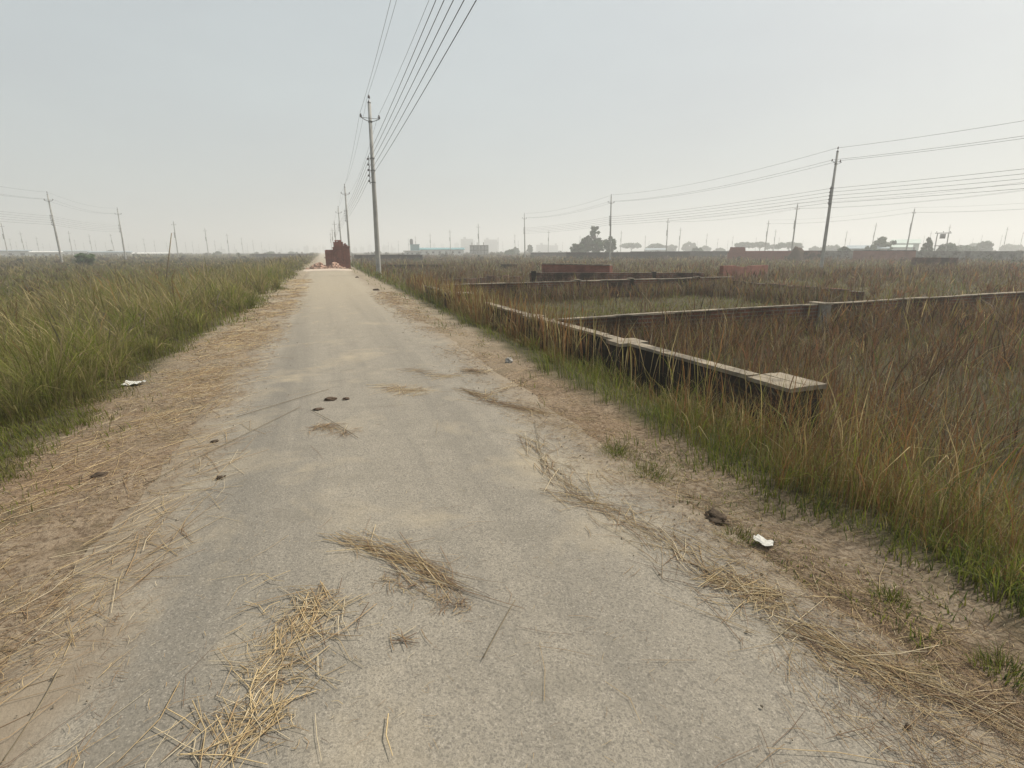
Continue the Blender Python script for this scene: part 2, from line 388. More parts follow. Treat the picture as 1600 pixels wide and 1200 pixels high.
# ---------------------------------------------------------------- walls
def wall(name, label, a, b, ztop, zbot, thick, bmat, group=None, coping=None, piers=(), pier_mat=None, cop_h=0.036, broken=0.0, courses=False):
    """a straight wall from a to b (x,y); local x runs along it"""
    dx, dy = b[0]-a[0], b[1]-a[1]; L = math.hypot(dx, dy)
    t = thing(name, label, 'wall', (a[0], a[1], 0), math.atan2(dy, dx), group)
    mb = MB()
    top = ztop-(cop_h if coping else 0)
    if broken:
        n = max(4, int(L/0.5)); prev = 0
        for k in range(n):
            x0, x1 = L*k/n, L*(k+1)/n
            hh = top - broken*round(3*(0.5+0.5*mnoise.noise(Vector((k*0.37+a[0], a[1], 0)))))/3
            mb.box(((x0+x1)/2, 0, (hh+zbot)/2), (x1-x0, thick, hh-zbot))
    else:
        mb.box((L/2, 0, (top+zbot)/2), (L, thick, top-zbot))
    mb.build('brickwork', bmat, t)
    if coping:
        cb = MB(); n = max(1, int(L/1.4))
        for k in range(n):
            x0, x1 = L*k/n, L*(k+1)/n
            w = thick+0.03+random.uniform(-.012, .012)
            cb.box(((x0+x1)/2, random.uniform(-.006, .006), top+cop_h/2+0.0015+random.uniform(-.008, .010)), (x1-x0-random.uniform(.003, .02), w, cop_h), jit=0.007)
        cb.build('coping', coping, t)
    for (s, w, d, h) in piers:
        p = MB(); p.box((s, 0, (h+zbot)/2), (w, d, h-zbot)); o = p.build('pier', pier_mat or bmat, t)
        if coping:
            c = MB(); c.box((s, 0, h+0.024), (w+0.05, d+0.05, 0.045), jit=0.004); c.build('pier_cap', coping, o)
    return t
ZB = -0.9
# near plot, road side
t = wall('boundary_wall', 'low brick wall darkened by mould and painted shade, with pale cement top nearest the camera, beside the road', (4.08, 4.16), (3.72, 12.75), 0.35, ZB, 0.16,
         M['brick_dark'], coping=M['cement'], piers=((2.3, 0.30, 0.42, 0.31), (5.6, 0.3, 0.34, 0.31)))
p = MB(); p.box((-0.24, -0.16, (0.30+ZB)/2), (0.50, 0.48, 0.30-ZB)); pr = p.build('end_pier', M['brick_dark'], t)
c = MB()
for k in range(4): c.box((-0.24+random.uniform(-.012, .012), -0.345+k*0.122, 0.322+random.uniform(-.002, .002)), (0.55, 0.120, 0.045), jit=0.004)
c.build('pier_cap', M['cement'], pr)
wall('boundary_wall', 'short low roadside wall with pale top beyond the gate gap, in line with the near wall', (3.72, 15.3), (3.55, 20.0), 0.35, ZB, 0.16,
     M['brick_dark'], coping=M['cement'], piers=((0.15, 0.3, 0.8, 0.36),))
_px = float(cast(1279, 474, 0.34)[0])-3.98
M['pier_grey'] = mat_simple('grey_pier_cement', (0.33, 0.32, 0.29), 0.92, 0.25, 3, 0.15, 0.3, stain=(0.17, 0.16, 0.14))
wall('dividing_wall', 'long low dividing wall with thin pale top running right across the plots, grey pier on it', (3.98, 9.2), (24.0, 10.4), 0.34, ZB, 0.14,
     M['brick'], coping=M['cement'], piers=((_px, 0.26, 0.42, 0.325), (18.5, 0.26, 0.3, 0.325)), pier_mat=M['pier_grey'], cop_h=0.028)
wall('dividing_wall', 'weathered red brick wall with dark posts along the back of the second plot', (3.9, 20.2), (18.6, 21.0), 0.36, ZB, 0.2,
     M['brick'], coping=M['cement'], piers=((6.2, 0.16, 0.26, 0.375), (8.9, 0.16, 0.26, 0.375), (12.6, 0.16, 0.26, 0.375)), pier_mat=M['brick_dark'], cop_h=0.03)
wall('side_wall', 'dark brown brick side wall running towards the viewer at the right of the second plot', (18.4, 21.0), (17.8, 13.6), 0.24, ZB, 0.2,
     M['brick'], broken=0.12)
a = cast(828, 426, 0.5); b = cast(1000, 425, 0.62)
wall('boundary_wall', 'low brick wall with dark posts just in front of the plain red wall', (a[0], a[1]), (b[0]+4, b[1]+0.5), 0.5, ZB, 0.2,
     M['brick'], piers=((0.2, 0.25, 0.3, 0.58), (6.3, 0.2, 0.3, 0.55)), pier_mat=M['brick_dark'])
a = cast(849, 411, 0.9); b = cast(955, 413, 0.9)
wall('boundary_wall', 'plain fresh red brick wall left of the pole, pale line along its top', (a[0], a[1]), (b[0], b[1]), 0.9, ZB, 0.25, M['brick_red'], coping=M['cement'], cop_h=0.07)
a = cast(690, 432, 0.25); b = cast(815, 427, 0.25)
wall('boundary_wall', 'broken brown brick wall among dry weeds behind the second plot', (a[0], a[1]), (b[0], b[1]), 0.28, ZB, 0.2, M['brick'], broken=0.3)
a = cast(600, 413.5, 0.12); b = cast(690, 413.5, 0.12)
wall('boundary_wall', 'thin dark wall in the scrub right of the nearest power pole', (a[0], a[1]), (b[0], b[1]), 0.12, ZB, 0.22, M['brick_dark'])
a = cast(781, 413, 0.12); b = cast(808, 413, 0.12)
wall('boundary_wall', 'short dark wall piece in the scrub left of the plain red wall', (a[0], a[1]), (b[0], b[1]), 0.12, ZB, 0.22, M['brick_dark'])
a = cast(1128, 415, 0.7); b = cast(1198, 412, 0.7)
wall('boundary_wall', 'low red brick wall strip with worn ends out in the right field', (a[0], a[1]), (b[0], b[1]), 0.75, ZB, 0.25, M['brick_red'], broken=0.2)
def far_wall(label, x0, x1, y, D, mat, top_d=None, h0=None, group=None, cop=None, broken=0.0):
    p = at_dist(x0, y, D); q = at_dist(x1, y, D*1.0)
    zt = (p[2]+q[2])/2
    return wall('boundary_wall', label, (p[0], p[1]), (q[0], q[1]), zt, ZB, 0.3, mat, group=group, coping=cop, cop_h=0.1, broken=broken)
far_wall('long far dark wall crossing the scrub right behind the nearest power pole', 553, 660, 398, 118, M['brick_dark'])
far_wall('long dark far wall in front of the tall tree clump', 885, 1078, 394, 128, M['brick_dark'])
far_wall('long brown far wall right of the tree clump, low and straight', 985, 1142, 392.6, 150, M['brick_dark'])
far_wall('far dull red wall between the stepped brick stack and the dark mound', 1162, 1240, 392, 112, M['brick_stack'])
far_wall('far dull brown wall between the dark mound and the tall right pole', 1253, 1286, 391.5, 112, M['brick'])
far_wall('far grey wall section right behind the tall right power pole', 1286, 1334, 391.8, 116, M['cement_grey'])
far_wall('bright red brick far wall section below the round bushy tree', 1334, 1432, 391, 112, M['brick_red'], cop=M['brick_dark'])
far_wall('far grey wall running right from the bright red section', 1432, 1600, 392.5, 118, M['cement_grey'])
far_wall('far low wall with white top left of the tree clump', 829, 893, 394, 170, M['brick_dark'], cop=M['white_wall'])
far_wall('low brown wall line in the right field in front of the bright red wall', 1425, 1498, 402.5, 75, M['brick'])
far_wall('faint long wall on the left horizon beside the road', 395, 490, 396.5, 210, M['brick_dark'])

# brick stacks
def brick_stack(label, x0, x1, y0, y1, zt, rough, seed):
    t = thing('brick_stack', label, 'brick stack', ((x0+x1)/2, (y0+y1)/2, 0)); w = x1-x0; d = y1-y0
    rs = random.Random(seed); mb = MB()
    nz = int(zt/0.083); nx = max(4, int(w/0.125))
    cols = []
    for i in range(nx):
        u = (i+0.5)/nx
        prof = 1.0 if not rough else float(np.interp(u, [0, 0.06, 0.14, 0.2, 0.5, 0.6, 0.66, 0.72, 0.86, 1.0], [0.66, 0.78, 0.93, 0.99, 1.0, 0.93, 0.84, 0.90, 0.86, 0.74]))
        cols.append(prof*zt)
    for i in range(nx):
        for j in range(3):
            hh = cols[i] - (rs.choice((0, 0, .083, .166)) if rough else 0)
            jx = rs.uniform(-.02, .02)
            mb.box((-w/2+(i+0.5)*w/nx+jx, -d/2+(j+0.5)*d/3+rs.uniform(-.03, .03), hh/2-0.05), (w/nx+0.004, d/3+0.004, hh+0.1), jit=0.006)
    # individual bricks standing proud of the faces and lying on the top
    for k in range(70 if rough else 14):
        u = rs.random(); zz = rs.uniform(0.1, 0.8)*zt
        mb.box((-w/2+u*w, -d/2-0.03, round(zz/0.083)*0.083+0.04), (0.235, 0.11, 0.07))
    for i in range(nx):
        if rs.random() < 0.7:
            mb.box((-w/2+(i+0.5)*w/nx, -d/2+rs.random()*d, cols[i]+0.0), (0.23, 0.11, 0.08), rs.uniform(0, 3))
    mb.build('stacked_bricks', M['brick_stack'], t)
    return t
brick_stack('tall ragged stack of red bricks standing on the right half of the road', 0.92, 2.4, 53.4, 55.0, 2.62, True, 3)
brick_stack('lower flat topped brick stack at the left of the tall ragged stack', 0.20, 0.90, 53.6, 55.0, 1.72, False, 5)
def lumps(name, label, cat, cx, cy, sx, sy, n, size, mat, seed, hz):
    rs = random.Random(seed); mb = MB()
    for k in range(n):
        u, v = rs.gauss(0, 0.45), rs.gauss(0, 0.45); r = math.hypot(u, v)
        z = max(0, (1-r))*hz*rs.random()
        s = size*rs.uniform(0.5, 1.3)
        mb.box((cx+u*sx, cy+v*sy, z+s*0.25), (s, s*0.6, s*0.45), rs.uniform(0, 6), jit=s*0.12, rx=rs.uniform(-.5, .5), ry=rs.uniform(-.5, .5))
    return tag(mb.build(name, mat), label, cat, kind='stuff')
lumps('brick_rubble', 'heap of broken brick rubble at the foot of the brick stacks', 'rubble', 0.95, 52.8, 0.8, 0.6, 150, 0.24, M['rubble'], 4, 0.6)
lumps('brick_rubble', 'spread of loose brick lumps left of the brick stacks', 'rubble', -0.45, 52.6, 0.9, 0.9, 190, 0.24, M['rubble'], 9, 0.65)
ds = grid_mesh('sand_patch', np.linspace(-1.7, 2.3, 30), np.linspace(47.5, 53.5, 30),
               lambda X, Y: 0.06*np.clip(1.2-((X-0.3)/2.0)**2-((Y-50.5)/3.0)**2, -0.9, 1) + 0.05*fbm(X*2, Y*2, 8), mat_simple('pale_sand', (0.43, 0.36, 0.29), 0.95, 0.15, 1.2, 0.1, 0.3))
tag(ds, kind='structure')

# ---------------------------------------------------------------- power poles
PT = 11.2      # height of the concrete shaft above its foot; tops stand at z = 10.9
def insulator(parent, x, z, s=1.0, pin=0.12):
    mb = MB(); mb.lathe([(0.012, 0), (0.012, pin), (0.05*s, pin+0.01), (0.075*s, pin+0.05), (0.045*s, pin+0.07), (0.065*s, pin+0.11), (0.035*s, pin+0.15), (0.04*s, pin+0.20), (0.015*s, pin+0.22)], (x, 0, z), 8)
    return mb.build('insulator', M['porcelain'], parent, True)
RACK_Z = [PT-3.42-0.34*k for k in range(5)]
def make_pole():
    t = thing('power_pole', 'x', 'power pole')
    mb = MB(); mb.tube([(0, 0, -0.8), (0, 0, 0), (0, 0, PT*0.5), (0, 0, PT)], [0.185, 0.18, 0.14, 0.10], 14)
    mb.build('shaft', M['concrete'], t, True)
    mb = MB(); mb.lathe([(0.11, PT-0.06), (0.11, PT), (0.05, PT+0.10), (0.012, PT+0.16), (0.012, PT+0.22)], (0, 0, 0), 8); mb.build('top_bracket', M['metal'], t)
    insulator(t, 0, PT+0.10, 1.15)
    mb = MB()
    zc = PT-1.15
    pts = [(x, -0.14, zc+0.20*(abs(x)/0.58)**1.6-0.02) for x in np.linspace(-0.58, 0.58, 13)]
    mb.tube(pts, 0.022, 6); mb.tube([(-0.58, -0.14, zc+0.18), (0.58, -0.14, zc+0.18)], 0.016, 6); mb.tube([(0, 0, zc-0.05), (0, 0, zc+0.05)], 0.135, 12)
    ca = mb.build('crossarm', M['metal'], t)
    for x in (-0.58, 0.58): insulator(ca, x, zc+0.16, 1.1, 0.06)
    mb = MB(); mb.box((-0.235, 0, PT-4.1), (0.035, 0.05, 1.75))
    for z in (PT-3.36, PT-4.1, PT-4.86):
        mb.box((-0.10, 0, z), (0.27, 0.05, 0.03)); mb.tube([(0, 0, z-0.03), (0, 0, z+0.03)], 0.15, 12)
    rk = mb.build('wire_rack', M['metal'], t)
    for z in RACK_Z:
        s = MB(); s.lathe([(0.02, -0.06), (0.05, -0.055), (0.035, 0), (0.05, 0.055), (0.02, 0.06)], (-0.30, 0, z), 8); s.build('spool_insulator', M['porcelain'], rk, True)
    return t
def make_far_pole():
    mb = MB(); mb.tube([(0, 0, -0.8), (0, 0, PT)], [0.185, 0.10], 8); mb.tube([(0, 0, PT), (0, 0, PT+0.35)], 0.04, 5)
    mb.tube([(-0.6, 0, PT-0.95), (0.6, 0, PT-0.95)], 0.045, 5)
    for x in (-0.6, 0.6): mb.tube([(x, 0, PT-0.98), (x, 0, PT-0.7)], 0.06, 5)
    mb.box((-0.2, 0, PT-4.1), (0.2, 0.12, 1.7))
    return tag(mb.build('power_pole', M['concrete']), 'x', 'power pole')
pole0 = make_pole(); far0 = make_far_pole()
used = {'n': 0, 'f': 0}
POLES = []
def place_pole(x, y, label, group, near=True, tilt=0.5, sc=1.0):
    if near:
        o = pole0 if used['n'] == 0 else copy_tree(pole0); used['n'] += 1
    else:
        o = far0 if used['f'] == 0 else copy_tree(far0); used['f'] += 1
    o.location = (x, y, -0.3)
    o.rotation_euler = (math.radians(random.gauss(0, tilt)), math.radians(random.gauss(0, tilt)), random.uniform(-.08, .08))
    o.scale = (sc, sc, sc)
    o["label"] = label; o["group"] = group; o["category"] = 'power pole'
    POLES.append((x, y)); return o
def solve(px, py): q = cast(px, py, 10.95); return q[0], q[1]

G_ROAD = 'power poles along the right edge of the road'
main = [(3.55, 38.2, 'tall grey concrete power pole nearest the road, standing in weeds at its right edge'),
        (3.9, 86.5, 'second power pole along the road, seen just right of the brick stack'),
        (4.1, 128, 'third roadside power pole, rising directly behind the brick stack'),
        (4.3, 184, 'fourth roadside power pole, behind the left part of the tall brick stack'),
        (4.5, 240, 'fifth roadside power pole, above the lower brick stack'),
        (4.5, 292, 'farthest and faintest power pole visible above the lower brick stack')]
for x, y, l in main: place_pole(x, y, l, G_ROAD, y < 140, 0.15)
place_pole(2.95, -9.0, 'grey concrete power pole at the road edge behind the viewer', G_ROAD, True, 0.1)
G_R = 'power poles of the row across the right field'
r50 = [((1308, 236), 'tallest power pole on the right, standing alone before the far wall'), ((957, 307), 'power pole just right of the tall tree clump'),
       ((820.5, 335), 'power pole right of the far white shed, upright and slim'), ((748, 350.5), 'power pole in front of the two storey frame building'),
       ((703, 359), 'power pole rising over the right part of the white shed'), ((672, 365), 'power pole over the left part of the white shed')]
for p_, l in r50:
    x, y = solve(*p_); place_pole(x, y, l, G_R, y < 150)
rest = {
 'slim hazy power pole in the far rows behind the long right wall': ('far power poles on the right',
   [(1246, 319), (1200, 345), (1212, 359), (1044.5, 342), (1063, 356), (1105, 365), (1145, 369), (1218, 371), (1138, 375), (1255, 375), (1323, 361), (1329, 373), (1009, 368), (1014, 376), (1072, 377), (1090, 377), (1122, 372), (1166, 377), (1182, 371), (1236, 376), (1292, 373), (1345, 377)]),
 'hazy power pole at the far right beyond the bright red wall': ('far power poles at the right edge',
   [(1367.5, 349), (1427, 326), (1485, 352), (1436, 371), (1444.5, 368), (1455.5, 362), (1499.5, 373), (1575, 355), (1566, 367), (1599, 362), (1402, 373), (1416, 376), (1470, 379), (1521, 372), (1535, 367), (1551, 376), (1586, 374)]),
 'thin hazy power pole on the horizon between the white shed and the tree clump': ('far power poles behind the shed',
   [(741, 375), (778, 371), (786, 377), (805, 366), (810, 376), (847, 380), (857, 360), (879, 378), (906, 368), (930, 371), (971, 361)]),
 'thin hazy power pole on the horizon between the road and the white shed': ('far power poles beyond the roadside pole',
   [(649.5, 369), (638, 373), (622, 376), (606.5, 378), (612, 380)]),
 'thin leaning power pole in the left field beneath the hazy sky': ('far power poles on the left',
   [(106, 361), (56, 370), (24, 377), (77, 380), (116, 374), (174, 365), (200, 380), (224, 372), (260, 378), (289, 378), (310, 381), (354, 365), (377, 371), (395, 375), (408, 378), (431, 380), (14, 372), (40, 377), (66, 380), (90, 381), (130, 379), (148, 375), (164, 378), (190, 377), (213, 381), (240, 375), (275, 373), (300, 377), (335, 375), (345, 380), (366, 381), (386, 380), (420, 381), (446, 383), (32, 362), (139, 366)]),
}
for l, (gname, pts) in rest.items():
    for p_ in pts:
        x, y = solve(*p_); place_pole(x, y, l, gname, False, 0.8)
lf = [((75, 303), 'tallest and nearest power pole of the left field'), ((182.5, 327), 'second tallest power pole of the left field'),
      ((270, 346), 'power pole in the left field beside a slanting bamboo stick'), ((320, 357), 'slim power pole in the left field, third to the right of the tallest'),
      ((1, 349), 'power pole at the very left edge of the view')]
for p_, l in lf:
    x, y = solve(*p_); place_pole(x, y, l, 'power poles of the row across the left field', y < 150)

# wires
def wire(label, pts, off, r, sag, group):
    """one continuous conductor strung over successive attachment points"""
    mb = MB(); P = []
    for i in range(len(pts)-1):
        a = Vector(pts[i])+Vector(off); b = Vector(pts[i+1])+Vector(off); n = 14
        for k in range(n+(1 if i == len(pts)-2 else 0)):
            u = k/n; q = a.lerp(b, u); q.z -= sag*4*u*(1-u); P.append(q)
    mb.tube(P, r, 5, True)
    return tag(mb.build('power_line', M['wire'], None, True), label, 'power line', group)
spots = [(2.95, -9.0, -0.3)]+[(x, y, -0.3) for x, y, l in main[:4]]
gw = 'wires along the roadside poles'
def string_row(spots, where, group, r, rr, sag=0.75, low=True):
    wire('top wire over the pole tips %s' % where, spots, (0, 0, PT+0.33), r, sag, group)
    wire('upper left wire from the crossarm ends %s' % where, spots, (-0.58, -0.14, PT-0.80), r, sag, group)
    wire('upper right wire from the crossarm ends %s' % where, spots, (0.58, -0.14, PT-0.80), r, sag, group)
    if low:
        for k, w in enumerate(('highest', 'second', 'middle', 'fourth', 'lowest')):
            wire('%s of the five lower wires on the side racks %s' % (w, where), spots, (-0.30, 0, RACK_Z[k]), rr, sag*0.4, group)
string_row(spots, 'of the roadside poles', gw, 0.007, 0.0095)
x0, y0 = solve(1308, 236); x1, y1 = solve(957, 307); x2, y2 = solve(820.5, 335)
string_row([(x0+0.8, y0-46, -0.3), (x0, y0, -0.3), (x1, y1, -0.3), (x2, y2, -0.3)], 'of the right field poles', 'wires across the right field', 0.013, 0.014)
xa, ya = solve(1246, 319); xb, yb = solve(1044.5, 342)
string_row([(xa-1.5, ya-48, -0.3), (xa, ya, -0.3), (xb, yb, -0.3)], 'of the faint second row on the right', 'wires of the second right row', 0.013, 0.014, 0.8, False)
xa, ya = solve(1427, 326); xb, yb = solve(1200, 345)
string_row([(xa-1, ya-47, -0.3), (xa, ya, -0.3), (xb, yb, -0.3)], 'of the faint third row on the right', 'wires of the third right row', 0.014, 0.014, 0.8, False)
xa, ya = solve(75, 303); xb, yb = solve(182.5, 327)
string_row([(xa+0.3, ya-45, -0.3), (xa, ya, -0.3), (xb, yb, -0.3)], 'of the left field poles', 'wires across the left field', 0.011, 0.011, 0.75)

# ---------------------------------------------------------------- far buildings
def px_frame(x0, x1, ytop, D):
    p = at_dist((x0+x1)/2, ytop, D); q0 = at_dist(x0, ytop, D); q1 = at_dist(x1, ytop, D)
    w = math.dist(q0[:2], q1[:2]); az = math.atan2(q1[1]-q0[1], q1[0]-q0[0])
    return (p[0], p[1], -0.3), az, w, p[2]+0.3      # base point, facing, width, height
def shed(label, x0, x1, ytop, yeave, D, wmat, rmat, windows=6, depth=10, cat='shed', group=None, name='shed'):
    loc, az, w, h = px_frame(x0, x1, ytop, D); _, _, _, he = px_frame(x0, x1, yeave, D)
    t = thing(name, label, cat, loc, az, group)
    MB().box((0, 0, he/2-0.2), (w, depth, he+0.4)).build('wall', wmat, t)
    r = MB(); n = len(r.v); e = 0.5
    r.v += [(-w/2-e, -depth/2-e, he), (w/2+e, -depth/2-e, he), (w/2+e, depth/2+e, he), (-w/2-e, depth/2+e, he), (-w/2-e, 0, h), (w/2+e, 0, h),
            (-w/2-e, -depth/2-e, he+.15), (w/2+e, -depth/2-e, he+.15), (w/2+e, depth/2+e, he+.15), (-w/2-e, depth/2+e, he+.15), (-w/2-e, 0, h+.15), (w/2+e, 0, h+.15)]
    r.f += [(6, 7, 11, 10), (8, 9, 10, 11), (0, 4, 5, 1), (2, 5, 4, 3), (0, 1, 7, 6), (2, 3, 9, 8), (0, 6, 10, 4), (4, 10, 9, 3), (1, 5, 11, 7), (5, 2, 8, 11)]
    r.build('roof', rmat, t)
    for k in range(windows):
        MB().box((-w/2+w*(k+0.7)/(windows+0.4), -depth/2-0.02, he*0.52), (w/windows*0.32, 0.10, he*0.34)).build('window', M['dark'], t)
    return t
shed('long white shed with thin teal roof and small dark windows', 650, 724, 387.6, 390.2, 255, M['white_wall'], M['teal'], 7)
tb = shed('small white building end left of the long white shed', 632, 656, 392.0, 393.2, 250, M['pale_wall'], M['cement_grey'], 3, 8)
loc, az, w, h = px_frame(641, 655, 382.5, 252)
t = thing('tank_house', 'teal box shaped tank house with a dark water tank on the white shed', 'tank house', loc, az)
MB().box((0, -0.6, h/2), (w, 4.0, h)).box((0, -0.6, h+0.1), (w+0.5, 4.5, 0.2)).build('wall', M['teal'], t)
mb = MB(); mb.lathe([(0.75, h+.2), (0.8, h+1.6), (0.7, h+2.3), (0.3, h+2.6), (0.1, h+2.65)], (-w/2+0.6, -0.6, 0), 10); mb.build('water_tank', M['tank'], t)
loc, az, w, h = px_frame(734, 763, 383, 250)
t = thing('frame_building', 'unfinished grey two storey frame building with open bays', 'building', loc, az)
mb = MB()
for z in (0.1, h*0.5, h-0.15): mb.box((0, 0, z), (w, 7, 0.3))
mb.build('slab', M['cement_grey'], t)
for k in range(6):
    for d in (-3.2, 3.2): MB().box((-w/2+0.2+(w-0.4)*k/5, d, h/2), (0.35, 0.35, h-0.4)).build('column', M['cement_grey'], t)
MB().box((0, 2.9, h/2), (w-0.6, 0.2, h-0.5)).build('wall', M['pale_wall'], t)
for k, xx in enumerate((-0.38, -0.1, 0.24)): MB().box((xx*w, -0.5, h+0.5), (0.3, 0.3, 1.4)).build('column_stub', M['cement_grey'], t)
shed('long low blue grey roofed shed behind the bright red wall', 1326, 1386, 384, 389, 190, M['pale_wall'], M['bluegrey_roof'], 5, 9)
shed('pale green gabled shed right of the round bushy tree', 1394, 1437, 374.5, 381, 260, M['green_roof'], M['green_roof'], 4, 12)
shed('lower pale green lean-to shed beside the round bushy tree', 1386, 1424, 383, 387, 240, M['white_wall'], M['green_roof'], 3, 8)
shed('low pale shed by the far red wall, roof just showing', 1010, 1040, 388, 391, 300, M['white_wall'], M['bluegrey_roof'], 3, 8)
for k, (x0, x1, yt, D, l) in enumerate([(-40, 48, 391, 300, 'long low white shed at the very left of the horizon'), (48, 96, 393, 280, 'white wall and low shed behind the tallest left pole'),
                               (140, 205, 393, 290, 'long low white shed right of the dark shrub on the left horizon'), (205, 262, 395, 300, 'low off white shed under the slanting bamboo stick'),
                               (80, 140, 391.5, 420, 'hazy low white shed behind the dark shrub')]):
    shed(l, x0, x1, yt, yt+1.5, D, M['white_wall'], M['white_wall'] if k % 2 else M['bluegrey_roof'], 4, 10)
def block(label, x0, x1, yt, D, group, seed):
    rs = random.Random(seed); loc, az, w, h = px_frame(x0, x1, yt, D)
    t = thing('apartment_block', label, 'building', loc, az, group); d = min(w, 18)
    mb = MB(); mb.box((0, 0, h/2), (w, d, h)); n = int(h/3.2)
    for k in range(1, n+1): mb.box((0, -0.2, k*h/(n+0.0001)-0.25), (w+0.8, d+1.0, 0.4))
    mb.build('wall', M['pale_wall'], t)
    MB().box((w*rs.uniform(-.3, .3), 0, h+1.4), (w*0.22, d*0.3, 2.8)).build('stair_head', M['pale_wall'], t)
gs = 'hazy skyline blocks'
sky_l = [(474, 482, 385), (488, 496, 386.5), (497, 501, 384), (503, 509, 385), (452, 458, 389), (463, 468, 388), (436, 441, 390), (411, 418, 390.5), (382, 388, 391), (340, 352, 389), (364, 370, 390), (305, 311, 391)]
sky_m = [(552, 558, 387), (562, 569, 386), (574, 580, 383), (597, 602, 386), (610, 618, 387), (666, 671, 382), (676, 680, 381), (688, 694, 381), (710, 717, 380), (598, 606, 384)]
for k, (a_, b_, y_) in enumerate(sky_l): block('faint hazy tower block on the skyline left of the brick stacks', a_, b_, y_, 1050+(k*137) % 400, gs, k)
for k, (a_, b_, y_) in enumerate(sky_m): block('faint hazy tower block on the skyline just right of the road', a_, b_, y_, 1050+(k*151) % 380, gs, k+40)
for k, (a_, b_, y_, D, l) in enumerate([(720, 739, 373.5, 760, 'broad hazy building behind the frame building, left one of two'), (756, 777, 374.5, 800, 'broad hazy building behind the frame building, right one of two'),
                               (838, 856, 382.5, 800, 'low hazy building behind the slim pole right of the shed'), (858, 872, 383.5, 820, 'hazy building left of the tree clump')]):
    block(l, a_, b_, y_, D, gs, k+90)

# ---------------------------------------------------------------- trees
def leaves_mesh(name, C, N, size, cols, parent, mat, rs):
    """leaf quads: centres C (n,3), outward normals N"""
    n = len(C)
    a = rs.normal(size=(n, 3)); t = a-(a*N).sum(1, keepdims=True)*N*0.6; t /= np.linalg.norm(t, axis=1, keepdims=True)+1e-9
    b = np.cross(N, t); b /= np.linalg.norm(b, axis=1, keepdims=True)+1e-9
    s = size[:, None]
    V = np.stack([C-t*s, C+b*s*0.5, C+t*s, C-b*s*0.5], 1).reshape(-1, 3)
    return raw_mesh(name, V, np.arange(n*4), np.arange(n)*4, mat, parent, np.repeat(cols, 4, 0))
def tree(name, label, cat, px, ytop, wpx, D, kind='round', group=None, seed=0, trunk_h=0.3, ybase=None, dark=1.0):
    rs = np.random.default_rng(seed+100); p = at_dist(px, ytop, D); hh = p[2]+0.35; w = wpx/FPX*D*0.95
    t = thing(name, label, cat, (p[0], p[1], -0.35), rs.uniform(0, 6), group)
    mb = MB(); th = hh*trunk_h; r0 = 0.028*hh+0.03
    mb.tube([(0, 0, -0.3), (0.02*hh, 0, th*0.6), (0.0, 0.02*hh, th), (0.01*hh, 0, hh*0.75)], [r0*1.3, r0, r0*0.85, r0*0.25], 7)
    nb = 7; tips = []
    for k in range(nb):
        an = k*2.4+rs.uniform(-.4, .4); z0 = th*rs.uniform(0.75, 1.1)+0.03*k*hh
        if kind == 'cone': rr = w/2*(1-0.8*z0/hh)*0.9; z1 = z0+0.05*hh
        elif kind == 'umbrella': rr = w/2*rs.uniform(.55, .9); z1 = hh*rs.uniform(.8, .92)
        else: rr = w/2*rs.uniform(.5, .85); z1 = th+(hh-th)*rs.uniform(0.25, 0.8)
        e = (rr*math.cos(an), rr*math.sin(an), z1); tips.append(e)
        mb.tube([(0, 0, z0), (e[0]*0.5, e[1]*0.5, z0+(z1-z0)*0.65), e], [r0*0.5, r0*0.32, r0*0.1], 5)
    mb.build('trunk', M['bark'], t, True)
    # crown as leaf clumps
    nc = 34; cc = []
    for k in range(nc):
        if kind == 'cone':
            u = rs.uniform(0.08, 1.0); r = w/2*(1-u)*rs.uniform(.55, 1.0)+0.05; an = rs.uniform(0, 6.28); cc.append((r*math.cos(an), r*math.sin(an), u*hh*0.97, 0.16*w*(1.15-u)))
        elif kind == 'umbrella':
            r = w/2*math.sqrt(rs.random())*0.95; an = rs.uniform(0, 6.28); cc.append((r*math.cos(an), r*math.sin(an), hh*(0.93-0.18*(r/(w/2))**2+rs.uniform(-.09, .04)), 0.13*w))
        elif kind == 'airy':
            u = rs.uniform(0.25, 1.0); r = w/2*math.sqrt(max(0, 1-(2*u-1.15)**2))*rs.uniform(.2, 1.0); an = rs.uniform(0, 6.28); cc.append((r*math.cos(an), r*math.sin(an), u*hh*0.96, 0.12*w))
        else:
            v = rs.normal(size=3); v /= np.linalg.norm(v); r = rs.random()**0.4; zc = th+(hh-th)*0.45
            cc.append((v[0]*r*w*0.42, v[1]*r*w*0.42, zc+v[2]*r*(hh-th)*0.47, 0.15*w))
    Cs, Ns, Ss, Ks = [], [], [], []
    for (x, y, z, r) in cc:
        m = 75; v = rs.normal(size=(m, 3)); v /= np.linalg.norm(v, axis=1, keepdims=True)
        q = v*(rs.random((m, 1))**0.45)*np.array([r, r, r*0.75]); Cs.append(q+np.array([x, y, z])); Ns.append(v+rs.normal(size=(m, 3))*0.5)
        Ss.append(rs.uniform(.6, 1.3, m)*max(0.09, 0.0020*D)); tone = rs.uniform(0.65, 1.35)
        base = np.array([0.048, 0.085, 0.034])*dark
        Ks.append(base*tone*rs.uniform(.75, 1.25, (m, 1))*np.array([rs.uniform(.9, 1.25), 1, 1]))
    C = np.concatenate(Cs); N = np.concatenate(Ns); N /= np.linalg.norm(N, axis=1, keepdims=True)
    C[:, 2] = np.maximum(C[:, 2], 0.05)
    leaves_mesh('crown', C, N, np.concatenate(Ss), np.concatenate(Ks), t, M['leaf'], rs)
    return t
gt = 'trees of the clump beyond the far wall'
tree('broadleaf_tree', 'tallest airy tree rising above the middle of the clump', 'tree', 931, 354, 26, 176, 'airy', gt, 1, 0.35)
